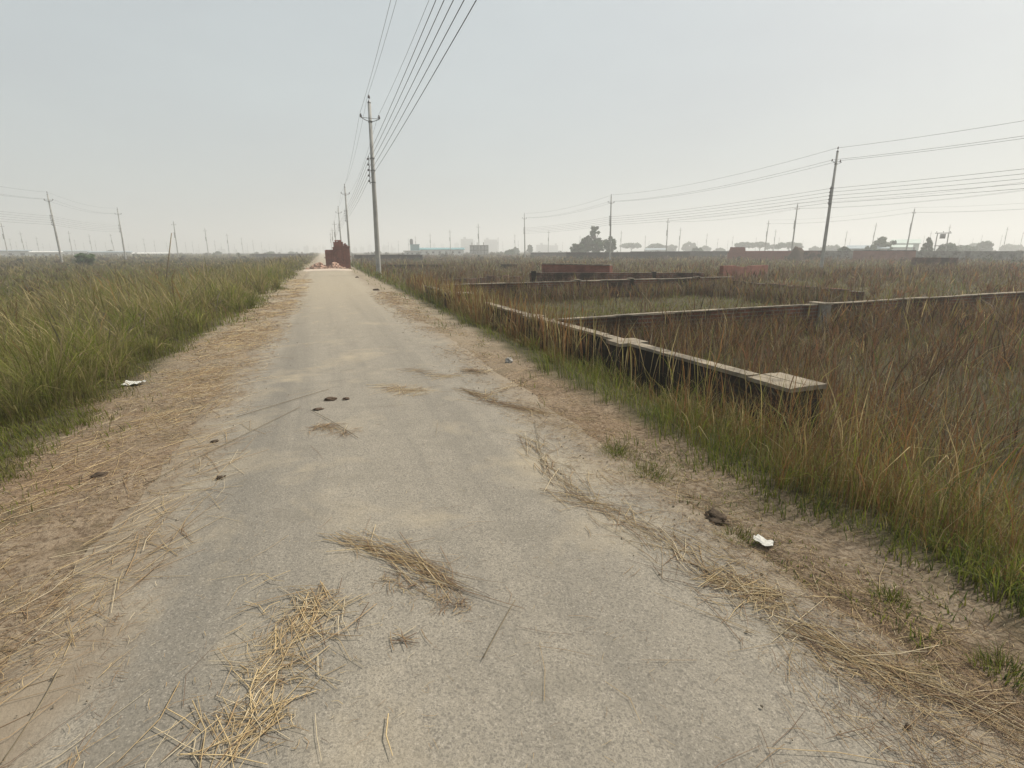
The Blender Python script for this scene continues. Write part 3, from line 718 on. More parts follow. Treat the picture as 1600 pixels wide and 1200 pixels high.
tree('broadleaf_tree', 'bushy tree at the left end of the clump, low and spreading', 'tree', 902, 379, 26, 172, 'round', gt, 2, 0.2)
tree('broadleaf_tree', 'rounded tree left of the tallest one in the clump', 'tree', 916, 370, 24, 178, 'round', gt, 3, 0.2)
tree('broadleaf_tree', 'dense tree low in the middle of the clump, under the tallest', 'tree', 933, 372, 26, 170, 'round', gt, 4, 0.18)
tree('broadleaf_tree', 'rounded tree behind the pole at the right end of the clump', 'tree', 953, 369, 24, 174, 'round', gt, 5, 0.2)
tree('shrub', 'dark green shrub right of the tallest left pole', 'shrub', 131, 393, 21, 95, 'round', None, 6, 0.1, dark=1.5)
ft = [('hazy flat topped tree nearest the tree clump, on the right', 987, 381, 30, 380, 'umbrella'), ('hazy tree left of the pair of slim poles', 1027, 382, 24, 360, 'umbrella'),
      ('hazy tree between two slim poles, right of the clump', 1048, 382, 20, 420, 'round'), ('small hazy tree with stems, right of the pair of slim poles', 1078, 379, 22, 420, 'airy'),
      ('low bush on the far wall line left of the stepped brick stack', 1090, 387, 16, 230, 'round'),
      ('flat topped hazy tree behind the stepped brick stack', 1163, 380, 26, 340, 'umbrella'), ('flat topped hazy tree left of the leaning slim pole', 1188, 380, 26, 345, 'umbrella'),
      ('broad flat topped hazy tree beside the dark mound', 1233, 380.5, 32, 330, 'umbrella'), ('small hazy flat topped tree between the two broad ones', 1208, 384, 18, 370, 'umbrella'),
      ('large round bushy tree above the bright red wall', 1383, 370, 28, 190, 'round'), ('low bush left of the large round bushy tree', 1362, 384, 18, 185, 'round'),
      ('dark low bush right of the tall right pole', 1318, 386, 20, 150, 'round'),
      ('dark conical tree right of the bright red wall', 1452, 371, 22, 165, 'cone'), ('low round tree beside the conical tree', 1481, 380.5, 24, 185, 'round'),
      ('pale hazy bush mound farther right of the conical tree', 1510, 385, 32, 240, 'round'), ('hazy round headed tree near the right edge', 1541, 376, 15, 280, 'round'), ('very faint tree left of the round headed one', 1526, 381, 22, 420, 'round'),
      ('small hazy tree right of the slim upright pole', 828, 382, 9, 300, 'round'), ('low hazy tree left of the tree clump', 806, 386, 14, 300, 'round'),
      ('low hazy bush left of the slim upright pole', 797, 391, 18, 240, 'round')]
for k, (l, px, yt, w_, D, kd) in enumerate(ft):
    tree('broadleaf_tree' if 'bush' not in l else 'shrub', l, 'tree' if 'bush' not in l else 'shrub', px, yt, w_, D, kd, 'scattered hazy trees on the right horizon', 20+k, 0.12 if kd == 'round' else 0.35)
hz = [(340, 394, 9), (423, 394.5, 10), (455, 394.5, 9), (170, 392, 12), (1125, 388, 14), (1102, 385, 18), (590, 393, 10), (1015, 384, 16), (1582, 384, 26), (1300, 384, 26), (1275, 386, 16)]
for k, (px, yt, w_) in enumerate(hz):
    side = 'left of the road' if px < 480 else 'right of the road'
    tree('broadleaf_tree', 'small far hazy tree low on the horizon %s' % side, 'tree', px, yt, w_, 330+(k*53) % 150, 'round', 'tiny hazy trees on the horizon', 60+k, 0.15)

# stepped brick stack and mound on the far wall
p_ = at_dist(1152, 386.5, 110); z_ = p_[2]
t = thing('brick_pile', 'stepped red brick pile with flat top standing on the far wall line', 'brick pile', (p_[0], p_[1], -0.4), -YAW-0.35)
mb = MB(); mb.box((0, 0, (z_+0.4)*0.30), (3.2, 2.4, (z_+0.4)*0.6)).box((0.05, 0, (z_+0.4)*0.8), (2.9, 2.0, (z_+0.4)*0.4), taper=0.86)
for k in range(8): mb.box((-1.1+k*0.31, -0.3, z_+0.42), (0.24, 0.12, 0.08), k)
mb.build('stacked_bricks', M['brick_stack'], t)
p_ = at_dist(1246, 386.3, 108)
mb = MB(); mb.lump((p_[0], p_[1], 0.0), (1.25, 1.1, p_[2]), 3, 0.18, 18, 10, False)
tag(mb.build('soil_mound', M['clod'], None, True), 'dark rounded mound on the far wall line', 'mound')
# pole mounted transformer
p_ = at_dist(1474, 363.5, 170)
t = thing('transformer', 'pole mounted transformer on a twin pole frame near the conical tree', 'transformer', (p_[0], p_[1], -0.3), -YAW-0.5)
hz_ = p_[2]+0.3
for s in (-1.1, 1.1): MB().tube([(s, 0, -0.5), (s, 0, hz_)], [0.16, 0.1], 8).build('post', M['concrete'], t)
MB().box((0, 0, hz_-0.1), (3.2, 0.16, 0.18)).build('crossbeam', M['metal'], t)
MB().box((0, 0, hz_-3.1), (2.6, 0.5, 0.16)).build('platform', M['metal'], t)
mb = MB(); mb.box((0, 0, hz_-0.85), (1.0, 0.8, 1.1))
for k in range(5): mb.box((-0.4+0.2*k, -0.5, hz_-0.85), (0.08, 0.25, 0.9))
mb.build('tank', M['metal'], t)
for s in (-1.3, 0, 1.3): insulator(t, s, hz_, 2.0, 0.1)

# ---------------------------------------------------------------- grass and weeds
def blades(name, P, Hh, Wd, lean, leanaz, cb, ct, prof, mat, segs=3):
    """ribbon blades: prof 0 tapers to a point, prof 1 carries a seed plume at the top"""
    n = len(P); phi = rng.uniform(0, 2*math.pi, n)
    sx, sy = np.cos(phi), np.sin(phi); lx, ly = np.cos(leanaz), np.sin(leanaz)
    V = []; Cc = []
    for k in range(segs+1):
        u = k/segs
        wa = 1-u**1.6; wb = np.array([0.45, 0.40, 1.5, 0.0])[k] if segs == 3 else wa
        wv = Wd*(wa*(1-prof)+wb*prof)*0.5
        x = P[:, 0]+lx*Hh*lean*u**2; y = P[:, 1]+ly*Hh*lean*u**2; z = P[:, 2]+Hh*u*np.sqrt(np.clip(1-(lean*u*0.8)**2, 0.05, 1))
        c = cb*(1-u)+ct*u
        if k < segs:
            V += [np.stack([x-sx*wv, y-sy*wv, z], 1), np.stack([x+sx*wv, y+sy*wv, z], 1)]; Cc += [c, c]
        else:
            V += [np.stack([x, y, z], 1)]; Cc += [c]
    m = 2*segs+1
    Va = np.stack(V, 1).reshape(-1, 3); Ca = np.stack(Cc, 1).reshape(-1, 3)
    pat = []; st = []; o = 0
    for k in range(segs-1): pat += [2*k, 2*k+1, 2*k+3, 2*k+2]; st.append(o); o += 4
    pat += [2*segs-2, 2*segs-1, 2*segs]; st.append(o); o += 3
    loops = (np.arange(n)[:, None]*m+np.array(pat)[None]).ravel(); starts = (np.arange(n)[:, None]*o+np.array(st)[None]).ravel()
    return raw_mesh(name, Va, loops, starts, mat, None, Ca)

def scatter(n_cl, per, dmin, dmax, a0, a1, spread=0.035):
    """tuft centres, thinning out with distance from the viewpoint"""
    d = np.exp(rng.uniform(math.log(dmin), math.log(dmax), n_cl)); a = math.radians(19.2)+np.radians(rng.uniform(a0, a1, n_cl))
    x = d*np.sin(a); y = d*np.cos(a)
    X = np.repeat(x, per); Y = np.repeat(y, per); Dd = np.repeat(d, per)
    r = spread*np.maximum(1, Dd*0.22)
    ox = rng.normal(size=len(X))*r; oy = rng.normal(size=len(X))*r
    return X+ox, Y+oy, Dd, np.arctan2(oy, ox)
def leafy(hh, lean, la, frac):
    """turn a share of the blades into leaves that spring sideways from part way up the stems of their tuft"""
    n = len(hh); k = (rng.random(n) < frac) & (hh > 0.22)
    z0 = np.where(k, hh*rng.uniform(0.15, 0.62, n), 0.0)
    h2 = np.where(k, hh*rng.uniform(0.28, 0.5, n), hh)
    return z0, h2, np.where(k, rng.uniform(0.5, 1.15, n), lean), np.where(k, rng.uniform(0, 6.28, n), la)
def mixc(pal, w, jitter=0.22):
    """pick a colour of the palette per blade with weights w (n,k)"""
    w = w/w.sum(1, keepdims=True); cs = w.cumsum(1); u = rng.random((len(w), 1)); i = (u > cs[:, :-1]).sum(1)
    c = np.array(pal)[i]; return c*rng.uniform(1-jitter, 1+jitter, (len(w), 1)), i

C_GREEN = (0.165, 0.200, 0.028); C_DKGREEN = (0.050, 0.085, 0.020); C_OLIVE = (0.165, 0.152, 0.044); C_YEL = (0.24, 0.205, 0.080)
C_STRAW = (0.36, 0.29, 0.15); C_ORANGE = (0.22, 0.118, 0.046); C_BROWN = (0.130, 0.074, 0.042); C_GREY = (0.17, 0.145, 0.10); C_DEAD = (0.050, 0.038, 0.025)
PAL = [C_GREEN, C_DKGREEN, C_OLIVE, C_YEL, C_STRAW, C_ORANGE, C_BROWN, C_GREY, C_DEAD]

# left field
X, Y, D, OA = scatter(34000, 8, 2.4, 420, -52, -9)
e = edge_left(Y)-X
keep = (e > -0.4) & (Y > 0.3) & (rng.random(len(X)) < 0.05*(fbm(X*2.2, Y*2.2, 44) > 0.5)+0.95*sstep(-0.03, 0.4, e))
X, Y, D, OA, e = X[keep], Y[keep], D[keep], OA[keep], e[keep]
n1 = fbm(X*0.45, Y*0.45, 41); n2 = fbm(X*0.07+5, Y*0.07, 42); n3 = fbm(X*1.5, Y*1.5, 43)
tall = np.where(Y < 6.2, sstep(0.5, 2.1, e), sstep(0.10, 1.5, e))*(1-0.55*sstep(5.0, 9.0, e)*(1-sstep(22, 60, e)))
hh = (0.10+0.80*tall*np.clip(2.6*n1-0.4, 0.25, 1.55))*rng.uniform(0.35, 1.2, len(X))
hh *= np.where(Y < 5.0, 0.55+0.45*sstep(2.5, 5.5, Y), 1.0)
fard = sstep(25, 100, D)
w = np.stack([2.3*(1-fard)*(0.3+sstep(0.45, 0.65, n3))*(1.4-0.6*tall), 0.25+0.25*fard, 1.7+0*e, 1.1*(1-0.5*fard)*(0.4+tall), 0.45*tall+0.12, 0.16*tall, 0.22+0.7*fard*(n2), 0.2+0.1*fard, 0.2+1.0*fard], 1)
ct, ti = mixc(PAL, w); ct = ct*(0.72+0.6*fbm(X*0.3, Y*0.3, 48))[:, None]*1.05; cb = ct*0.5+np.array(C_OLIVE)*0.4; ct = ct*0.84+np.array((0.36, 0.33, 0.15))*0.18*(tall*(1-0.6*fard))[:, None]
dry = ti >= 4
hh = np.where(dry, hh*1.18, hh); lean = np.clip(rng.gamma(2.2, 0.24, len(X)), 0, 1.05)
la = np.where(rng.random(len(X)) < 0.55, OA, rng.normal(math.radians(200), 0.9, len(X)))
wd = np.maximum(np.where(dry, 0.0042, 0.0075), 0.00105*D)*rng.uniform(.6, 1.3, len(X))
prof = (dry & (rng.random(len(X)) < 0.45)).astype(float)
Z0, hh, lean, la = leafy(hh, lean, la, 0.36)
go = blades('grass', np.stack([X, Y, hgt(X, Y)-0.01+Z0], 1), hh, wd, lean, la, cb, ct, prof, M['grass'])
tag(go, 'tall yellow green grass filling the field left of the road', 'grass', kind='stuff')

# right verge and plots: a low ragged mat of grass with clumps of taller dry weeds standing in it
def off_walls(X, Y):
    near = (X > 3.4) & (X < 4.3) & (Y > 3.5) & (Y < 20.1) & (np.abs(X-(4.08-0.042*(Y-4.16))) < 0.11)
    return ~near & ~((X > 3.95) & (X < 4.62) & (Y > 3.5) & (Y < 4.2))
def fields(X, Y):
    p1 = (X > 4.15) & (X < 24) & (Y > 4.2) & (Y < 9.3+0.06*(X-4)); p2 = (X > 4.0) & (X < 18.5) & (Y > 9.4) & (Y < 20.4)
    return p1, p2
X, Y, D, OA = scatter(33000, 7, 1.8, 420, -24, 66, 0.045)
e = X-edge_right(Y)
keep = (e > -0.6) & (Y > -0.5) & (rng.random(len(X)) < 0.34*(fbm(X*2.2, Y*2.2, 54) > 0.46)+0.9*sstep(-0.05, 0.25, e)) & off_walls(X, Y)
X, Y, D, OA, e = X[keep], Y[keep], D[keep], OA[keep], e[keep]; plot1, plot2 = fields(X, Y)
n1 = fbm(X*0.5, Y*0.5, 51); n2 = fbm(X*0.06+5, Y*0.06, 52); n3 = fbm(X*1.6, Y*1.6, 53)
edgeb = 1-sstep(0.35, 0.8, e); belt = sstep(0.2, 0.6, e)*(1-sstep(1.3, 2.2, e)); deep = sstep(1.2, 2.4, e); fard = sstep(18, 70, D)
w = np.stack([2.0*edgeb+1.1*belt+0.95*deep*(n3 > 0.48)*(1-fard)+1.6*plot2*(n1 > 0.42), 1.3*edgeb+0.4*belt+0.25*deep+0.2*fard, 0.6*edgeb+0.9*belt+1.0*deep+0.7*plot2, 0.2*edgeb+0.7*belt+0.22*deep,
              0.05+0.16*belt+0.16*deep*n3, 0.25*belt+0.15*deep, 0.1*belt+0.95*deep*(0.4+n2), 0.65*deep*(0.5+n3)*(1-0.6*fard), 0.45*deep+0.9*fard], 1)
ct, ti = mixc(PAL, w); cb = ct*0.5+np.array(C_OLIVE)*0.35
hh = (0.07+0.25*rng.random(len(X)))*np.clip(2.2*n1, 0.4, 1.5)*(1+0.75*belt*np.clip(3*(n3-0.35), 0, 1.6))*(1+1.0*fard)
low = (X < 4.15)*(X > 2.9)*sstep(3.2, 3.7, Y)*(1-sstep(11.5, 13.0, Y)); hh *= 1-0.45*low
hh *= np.where(e < 0, 0.35, 1.0)*np.where(plot2, 0.7, 1.0)
mat_ = rng.random(len(X)) < 0.34*deep
lean = np.where(mat_, rng.uniform(0.85, 1.2, len(X)), np.clip(rng.gamma(2.2, 0.24, len(X)), 0, 1.05))
la = np.where(e < 0.3, rng.normal(math.pi, 0.9, len(X)), np.where(rng.random(len(X)) < 0.6, OA, rng.uniform(0, 6.28, len(X))))
wd = np.maximum(0.0068, 0.00105*D)*rng.uniform(.55, 1.3, len(X))
Z0, hh, lean, la = leafy(hh, lean, la, 0.3)
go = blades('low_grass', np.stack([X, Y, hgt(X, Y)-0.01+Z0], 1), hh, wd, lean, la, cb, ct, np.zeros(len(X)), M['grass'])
tag(go, 'low green and olive grass covering the verge and plots right of the road', 'grass', kind='stuff')

X, Y, D, OA = scatter(30000, 7, 1.8, 420, -24, 66, 0.05)
e = X-edge_right(Y); n1 = fbm(X*0.55, Y*0.55, 56); n3 = fbm(X*1.7, Y*1.7, 57); plot1, plot2 = fields(X, Y)
belt = sstep(0.2, 0.6, e)*(1-sstep(1.3, 2.2, e)); deep = sstep(1.0, 2.2, e); fard = sstep(18, 70, D)
walls_near = ((np.abs(Y-9.2-0.06*(X-4)) < 1.6) & (X > 4.2)) | ((Y > 17.8) & (Y < 20.1) & (X > 3.8) & (X < 18)) | ((X > 2.9) & (X < 5.2) & (Y > 12.2) & (Y < 26))
dens = np.clip(3.8*(n1-0.40), 0.04, 1.0)*(1-0.3*(e > 1.0)*(D < 12))*np.where(plot2 & ~walls_near, 0.25, 1.0)*np.where(walls_near, 1.3, 1.0)*(0.55+0.45*(n3 > 0.45))
keep = (e > 0.15) & (Y > -0.5) & (rng.random(len(X)) < dens*sstep(0.15, 0.5, e)) & off_walls(X, Y)
X, Y, D, OA, e, n1, n3, belt, deep, fard, walls_near, plot2 = [q[keep] for q in (X, Y, D, OA, e, n1, n3, belt, deep, fard, walls_near, plot2)]
n = len(X)
w = np.stack([0.35*belt, 0.1+0.15*fard, 0.25+0.2*belt, 0.3+0.4*belt, 0.22+0.25*belt, 0.32+1.0*belt, 1.7*deep+0.2, 0.65*deep+0.1*fard, 0.6*deep+0.6*fard], 1)
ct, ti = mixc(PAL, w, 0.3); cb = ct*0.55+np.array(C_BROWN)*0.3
hh = (0.28+0.60*rng.random(n)**0.9)*np.clip(1.7*n1+0.2, 0.5, 1.35)
low = (X < 4.15)*sstep(3.0, 3.5, Y)*(1-sstep(11.5, 13.0, Y)); hh *= 1-0.5*low*(rng.random(n) < 0.92)
hh *= np.where(plot2 & ~walls_near, 0.6, 1.0)
lean = np.clip(rng.gamma(2.0, 0.15, n), 0, 1.0); lean = np.where(rng.random(n) < 0.12, rng.uniform(0.7, 1.15, n), lean)
la = np.where(rng.random(n) < 0.6, OA, rng.uniform(0, 6.28, n))
wd = np.maximum(0.0036, 0.00095*D)*rng.uniform(.6, 1.3, n); prof = (rng.random(n) < 0.45).astype(float)
Z0, hh, lean, la = leafy(hh, lean, la, 0.5)
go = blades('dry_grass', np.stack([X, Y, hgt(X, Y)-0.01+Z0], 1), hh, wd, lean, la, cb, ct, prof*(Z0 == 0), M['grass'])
tag(go, 'clumps of dry brown weeds standing in the plots right of the road', 'weeds', kind='stuff')

# weeds massed against the foot of the plot walls
def strip(name, label, n, x0, x1, yf, w_, h0, h1, pal, wt, seed):
    global rng
    rng = np.random.default_rng(seed); X = rng.uniform(x0, x1, n); Y = yf(X)-np.abs(rng.normal(0.25, w_, n)); D = np.hypot(X, Y)
    k = (rng.random(n) < np.clip(3.2*(fbm(X*0.8, Y*0.8, seed)-0.30), 0.12, 1)) & off_walls(X, Y) & ~((np.abs(X/np.maximum(Y, .1)-(_px+3.98)/9.75) < 0.05) & (Y < 9.9) & (rng.random(n) < 0.9)); X, Y, D = X[k], Y[k], D[k]; n = len(X)
    ct, ti = mixc(pal, np.tile(wt, (n, 1)), 0.3); hh = rng.uniform(h0, h1, n); lean = np.clip(rng.gamma(2, 0.16, n), 0, .9)
    Z0, hh, lean, la = leafy(hh, lean, rng.uniform(0, 6.28, n), 0.45)
    o = blades(name, np.stack([X, Y, hgt(X, Y)-0.01+Z0], 1), hh, np.maximum(0.004, 0.00095*D)*rng.uniform(.6, 1.3, n), lean, la, ct*0.8, ct, ((rng.random(n) < 0.4) & (Z0 == 0)).astype(float), M['grass'])
    tag(o, label, 'weeds', kind='stuff')
strip('wall_weeds', 'brown weeds massed along the foot of the long dividing wall', 11500, 4.3, 24, lambda x: 9.1+0.06*(x-4), 0.75, 0.48, 0.84, [C_BROWN, C_DEAD, C_ORANGE, C_GREY, C_OLIVE], [1.2, .8, .6, .7, .7], 201)
strip('wall_weeds', 'dark brown weeds massed before the red brick wall of the second plot', 9000, 4.2, 18, lambda x: 20.1+0.05*(x-4), 0.9, 0.42, 0.80, [C_BROWN, C_DEAD, C_ORANGE, C_GREY, C_OLIVE], [1.2, .8, .5, .9, .9], 202)
strip('wall_weeds', 'brown weeds growing thickly behind the second plot walls', 9000, 3.6, 60, lambda x: 27+0.1*(x-4), 2.6, 0.45, 0.95, [C_BROWN, C_DEAD, C_ORANGE, C_GREY, C_OLIVE], [1.3, .9, .4, .9, .5], 203)
strip('wall_weeds', 'brown weeds hiding the side wall of the second plot', 5200, 15.4, 17.9, lambda x: rng.uniform(12.6, 21.5, len(x)), 0.2, 0.45, 0.85, [C_BROWN, C_DEAD, C_ORANGE, C_GREY, C_OLIVE], [1.2, .8, .3, 1.0, .7], 205)
strip('wall_weeds', 'tall tan reeds crowding the roadside wall beyond the gate gap', 2600, 3.2, 5.4, lambda x: 21.0+0*x-rng.uniform(0, 8.5, len(x)), 0.3, 0.45, 0.95, [C_BROWN, C_STRAW, C_ORANGE, C_YEL, C_OLIVE], [1.0, .5, 1.2, .7, .6], 204)
rng = np.random.default_rng(77)

# thin belt of extra tall stems in front of and behind the wall, standing over it
n = 2600
Y = rng.uniform(2.2, 24, n)**1.0; X = edge_right(Y)+0.35+np.abs(rng.normal(0.35, 0.45, n)); D = np.hypot(X, Y)
k = (fbm(X*0.9, Y*0.9, 61) > 0.42) & ((Y < 3.3) | (Y > 6.6) | (rng.random(n) < 0.22)) & ~((np.abs(X-(4.08-0.042*(Y-4.16))) < 0.11)); X, Y, D = X[k], Y[k], D[k]; n = len(X)
ct, ti = mixc([C_STRAW, C_ORANGE, C_BROWN, C_YEL], np.tile([0.5, 1.0, 0.6, 0.8], (n, 1)))
go = blades('tall_stems', np.stack([X, Y, hgt(X, Y)-0.01], 1), rng.uniform(0.55, 1.05, n), np.maximum(0.005, 0.0011*D), np.clip(rng.gamma(2, 0.09, n), 0, .7), rng.uniform(0, 6.28, n),
            ct*0.7, ct, (rng.random(n) < 0.6).astype(float), M['grass'])
tag(go, 'thin tan reed stems standing along the roadside wall', 'weeds', kind='stuff')
# sparse reeds rising over the left field
n = 1500
a = rng.uniform(-42, -14, n); d = rng.uniform(4.5, 26, n); X = d*np.sin(np.radians(a+19.2)); Y = d*np.cos(np.radians(a+19.2)); k = X < edge_left(Y)-0.7; X, Y, d = X[k], Y[k], d[k]; n = len(X)
ct, ti = mixc([C_STRAW, C_GREY, C_YEL], np.tile([0.6, 1.0, 0.6], (n, 1)))
go = blades('reeds', np.stack([X, Y, hgt(X, Y)-0.01], 1), rng.uniform(0.45, 1.1, n)*np.where(rng.random(n) < 0.012, 1.8, 1), 0.0011*d+0.002, np.clip(rng.gamma(2, 0.25, n), 0, 1.0), rng.uniform(0, 6.28, n), ct*0.8, ct, np.ones(n), M['grass'])
tag(go, 'sparse pale plumed reeds standing up from the left field', 'reeds', kind='stuff')
q = cast(247, 404, 0.4)
mb = MB(); v0 = at_dist(247, 406, 30); v1 = at_dist(268, 364, 30.3)
v0[2] = -0.5; mb.tube([tuple(v0), tuple(v0*0.5+v1*0.5+np.array([0, 0, 0.03])), tuple(v1)], [0.035, 0.028, 0.018], 6)
tag(mb.build('bamboo_stick', M['bamboo'], None, True), 'slanting thin bamboo stick leaning in the left field', 'stick')

# bushy tussocks: dense arching fans of blades that break up the fields
def fans(name, label, T, per, h, pal, wt, seed, wmin, spread, plume=0.3, leafs=0.3, lean_k=0.26):
    global rng
    rng = np.random.default_rng(seed); nt = len(T); S = rng.uniform(0.6, 1.25, nt); tone = rng.uniform(0.75, 1.25, (nt, 1))
    i = np.repeat(np.arange(nt), per); n = len(i); D = np.hypot(T[i, 0], T[i, 1])
    oa = rng.uniform(0, 6.28, n); r = np.abs(rng.normal(size=n))*spread*S[i]; X = T[i, 0]+np.cos(oa)*r; Y = T[i, 1]+np.sin(oa)*r
    wts = np.tile(wt, (nt, 1))*rng.uniform(0.2, 1.8, (nt, len(wt)))
    ct, ti = mixc(pal, wts[i], 0.2); ct = ct*tone[i]
    hh = h*S[i]*rng.uniform(0.5, 1.1, n); lean = np.clip(rng.gamma(2.2, lean_k, n), 0, 1.1)
    Z0, hh, lean, la = leafy(hh, lean, oa+rng.normal(size=n)*0.5, leafs)
    o = blades(name, np.stack([X, Y, hgt(X, Y)-0.01+Z0], 1), hh, np.maximum(wmin, 0.00095*D)*rng.uniform(.6, 1.3, n), lean, la, ct*0.75, ct, ((rng.random(n) < plume) & (Z0 == 0)).astype(float), M['grass'])
    tag(o, label, 'grass', kind='stuff')
def spots_in(n, a0, a1, d0, d1, ok, seed):
    r = np.random.default_rng(seed); d = np.exp(r.uniform(math.log(d0), math.log(d1), n)); a = math.radians(19.2)+np.radians(r.uniform(a0, a1, n)); x = d*np.sin(a); y = d*np.cos(a); k = ok(x, y); return np.stack([x[k], y[k]], 1)
fans('tussocks', 'bushy yellow green tussocks along the left edge of the road', spots_in(620, -50, -9, 4.2, 60, lambda x, y: (edge_left(y)-x > np.where(y < 6.2, 1.2, 0.4)) & (edge_left(y)-x < 5.5), 1), 95, 0.86,
     [C_GREEN, C_OLIVE, C_YEL, C_STRAW, (0.28, 0.275, 0.08)], [0.9, 0.6, 1.1, 0.6, 1.4], 301, 0.0048, 0.11, 0.4, 0.35)
fans('tussocks', 'loose olive and straw tussocks out in the left field', spots_in(420, -50, -11, 7, 120, lambda x, y: edge_left(y)-x > 4.5, 2), 70, 0.72,
     [C_OLIVE, C_YEL, C_STRAW, C_GREY, C_BROWN], [1.2, 0.8, 0.5, 0.7, 0.6], 302, 0.005, 0.16, 0.4, 0.4)
fans('dry_tussocks', 'reddish brown dry weed tussocks in the plots right of the road', spots_in(600, -22, 66, 2.8, 90, lambda x, y: (x > 4.7) & ~fields(x, y)[1] & off_walls(x, y), 3), 60, 0.72,
     [C_BROWN, C_DEAD, C_ORANGE, (0.20, 0.10, 0.055), C_GREY, C_STRAW], [1.2, 0.7, 0.5, 1.3, 0.6, 0.45], 303, 0.0034, 0.15, 0.5, 0.6, 0.2)
fans('dry_tussocks', 'tan and green tussocks standing along the right road edge', spots_in(330, -20, 66, 2.0, 40, lambda x, y: (x-edge_right(y) > 0.22) & (x-edge_right(y) < 1.0) & off_walls(x, y) & ((y < 3.0) | (y > 8.5) | (x-edge_right(y) < 0.5)), 4), 80, 0.46,
     [C_GREEN, C_OLIVE, C_YEL, C_ORANGE, C_STRAW], [0.9, 0.7, 0.9, 0.9, 0.4], 304, 0.0042, 0.08, 0.3, 0.4)
# far scrub
rs = np.random.default_rng(88); Cs, Ns, Ss, Ks = [], [], [], []
for k in range(520):
    a_ = math.radians(19.2+rs.uniform(-50, 50)); d_ = math.exp(rs.uniform(math.log(95), math.log(430))); x = d_*math.sin(a_); y = d_*math.cos(a_)
    if -3.5 < x < 4.5: continue
    r = rs.uniform(0.5, 1.5); h = rs.uniform(0.5, 1.25) if d_ < 200 else rs.uniform(0.6, 2.1); m = 46
    v = rs.normal(size=(m, 3)); v /= np.linalg.norm(v, axis=1, keepdims=True); q = v*(rs.random((m, 1))**0.5)*np.array([r, r, h*0.55])
    q[:, 0] += x; q[:, 1] += y; q[:, 2] = np.maximum(q[:, 2]+h*0.45-0.4, -0.35); Cs.append(q); Ns.append(v); Ss.append(rs.uniform(.6, 1.3, m)*max(0.12, 0.0017*d_))
    base = np.array([(0.05, 0.062, 0.03), (0.075, 0.068, 0.036), (0.085, 0.065, 0.04)][rs.integers(3)]); Ks.append(base*rs.uniform(.6, 1.4)*rs.uniform(.75, 1.25, (m, 1)))
o = leaves_mesh('far_scrub', np.concatenate(Cs), np.concatenate(Ns), np.concatenate(Ss), np.concatenate(Ks), None, M['leaf'], rs)
tag(o, 'low scattered scrub in the hazy fields on both sides', 'scrub', kind='stuff')
rng = np.random.default_rng(78)

# small green tufts growing on the right shoulder
def tuft(label, px, py, r, hgt_, n, seed):
    global rng
    rng = np.random.default_rng(seed); c = cast(px, py, 0.0); x = c[0]+np.clip(rng.normal(size=n), -1.7, 1.7)*r*0.8; y = c[1]+np.clip(rng.normal(size=n), -1.7, 1.7)*r*0.8
    ct, ti = mixc([C_GREEN, C_DKGREEN, C_OLIVE], np.tile([1.0, 0.6, 1.2], (n, 1)))
    o = blades('grass_tuft', np.stack([x, y, hgt(x, y)-0.004], 1), hgt_*rng.uniform(.4, 1.2, n), 0.004*rng.uniform(.6, 1.3, n), np.clip(rng.gamma(3, 0.28, n), 0, 1.1), np.arctan2(y-c[1], x-c[0])+rng.normal(size=n)*0.5, ct*0.7, ct, np.zeros(n), M['grass'])
    tag(o, label, 'grass tuft', 'green tufts on the right shoulder')
tuft('small green tuft on the shoulder, farthest of the right side tufts', 962, 708, 0.09, 0.10, 260, 1)
tuft('low green tuft on the shoulder just behind the brown clod', 1008, 742, 0.10, 0.09, 260, 2)
tuft('dull green tuft beside the brown clod on the right shoulder', 1148, 842, 0.07, 0.07, 200, 3)
tuft('green tuft amid scattered straw at the right road edge', 1306, 1030, 0.045, 0.06, 200, 4)
tuft('small green tuft near the straw swath, second from the lower right corner', 1432, 1042, 0.045, 0.055, 150, 5)
tuft('green tuft in the lower right corner by the grass edge', 1572, 1052, 0.06, 0.08, 240, 6)
tuft('flat green tuft at the edge of the grass near the white scrap', 1392, 940, 0.05, 0.06, 160, 7)

# ---------------------------------------------------------------- straw
S_PAL = np.array([(0.56, 0.43, 0.235), (0.46, 0.335, 0.175), (0.36, 0.245, 0.13), (0.25, 0.16, 0.092), (0.62, 0.52, 0.35), (0.18, 0.12, 0.08)])
def straw_mesh(name, X, Y, Z, L, az, R, pitch, bend, pal_w, mat=None):
    """three sided stems lying on the ground, bent once in the middle"""
    n = len(X); i = rng.choice(len(S_PAL), n, p=np.array(pal_w)/sum(pal_w)); col = S_PAL[i]*rng.uniform(.75, 1.2, (n, 1))
    V = []
    for k, u in enumerate((-0.5, 0.0, 0.5)):
        az2 = az+bend*(1 if u > 0 else -1)*(0.5 if u else 0)
        cx = X+np.cos(az2)*L*u; cy = Y+np.sin(az2)*L*u; cz = Z+R*0.5+np.clip(pitch*L*(u+0.5), 0, None)
        rr = R*(1.0 if u < 0.3 else 0.6)
        for j in range(3):
            an = 2*math.pi*j/3+math.pi/2
            V.append(np.stack([cx-np.sin(az2)*np.cos(an)*rr, cy+np.cos(az2)*np.cos(an)*rr, cz+np.sin(an)*rr*0.45], 1))
    Va = np.stack(V, 1).reshape(-1, 3); Ca = np.repeat(col, 9, 0)
    pat = []
    for s in (0, 3):
        for j in range(3): pat += [s+j, s+(j+1) % 3, s+3+(j+1) % 3, s+3+j]
    loops = (np.arange(n)[:, None]*9+np.array(pat)[None]).ravel()
    return raw_mesh(name, Va, loops, np.arange(n*6)*4, mat or M['straw'], None, Ca)
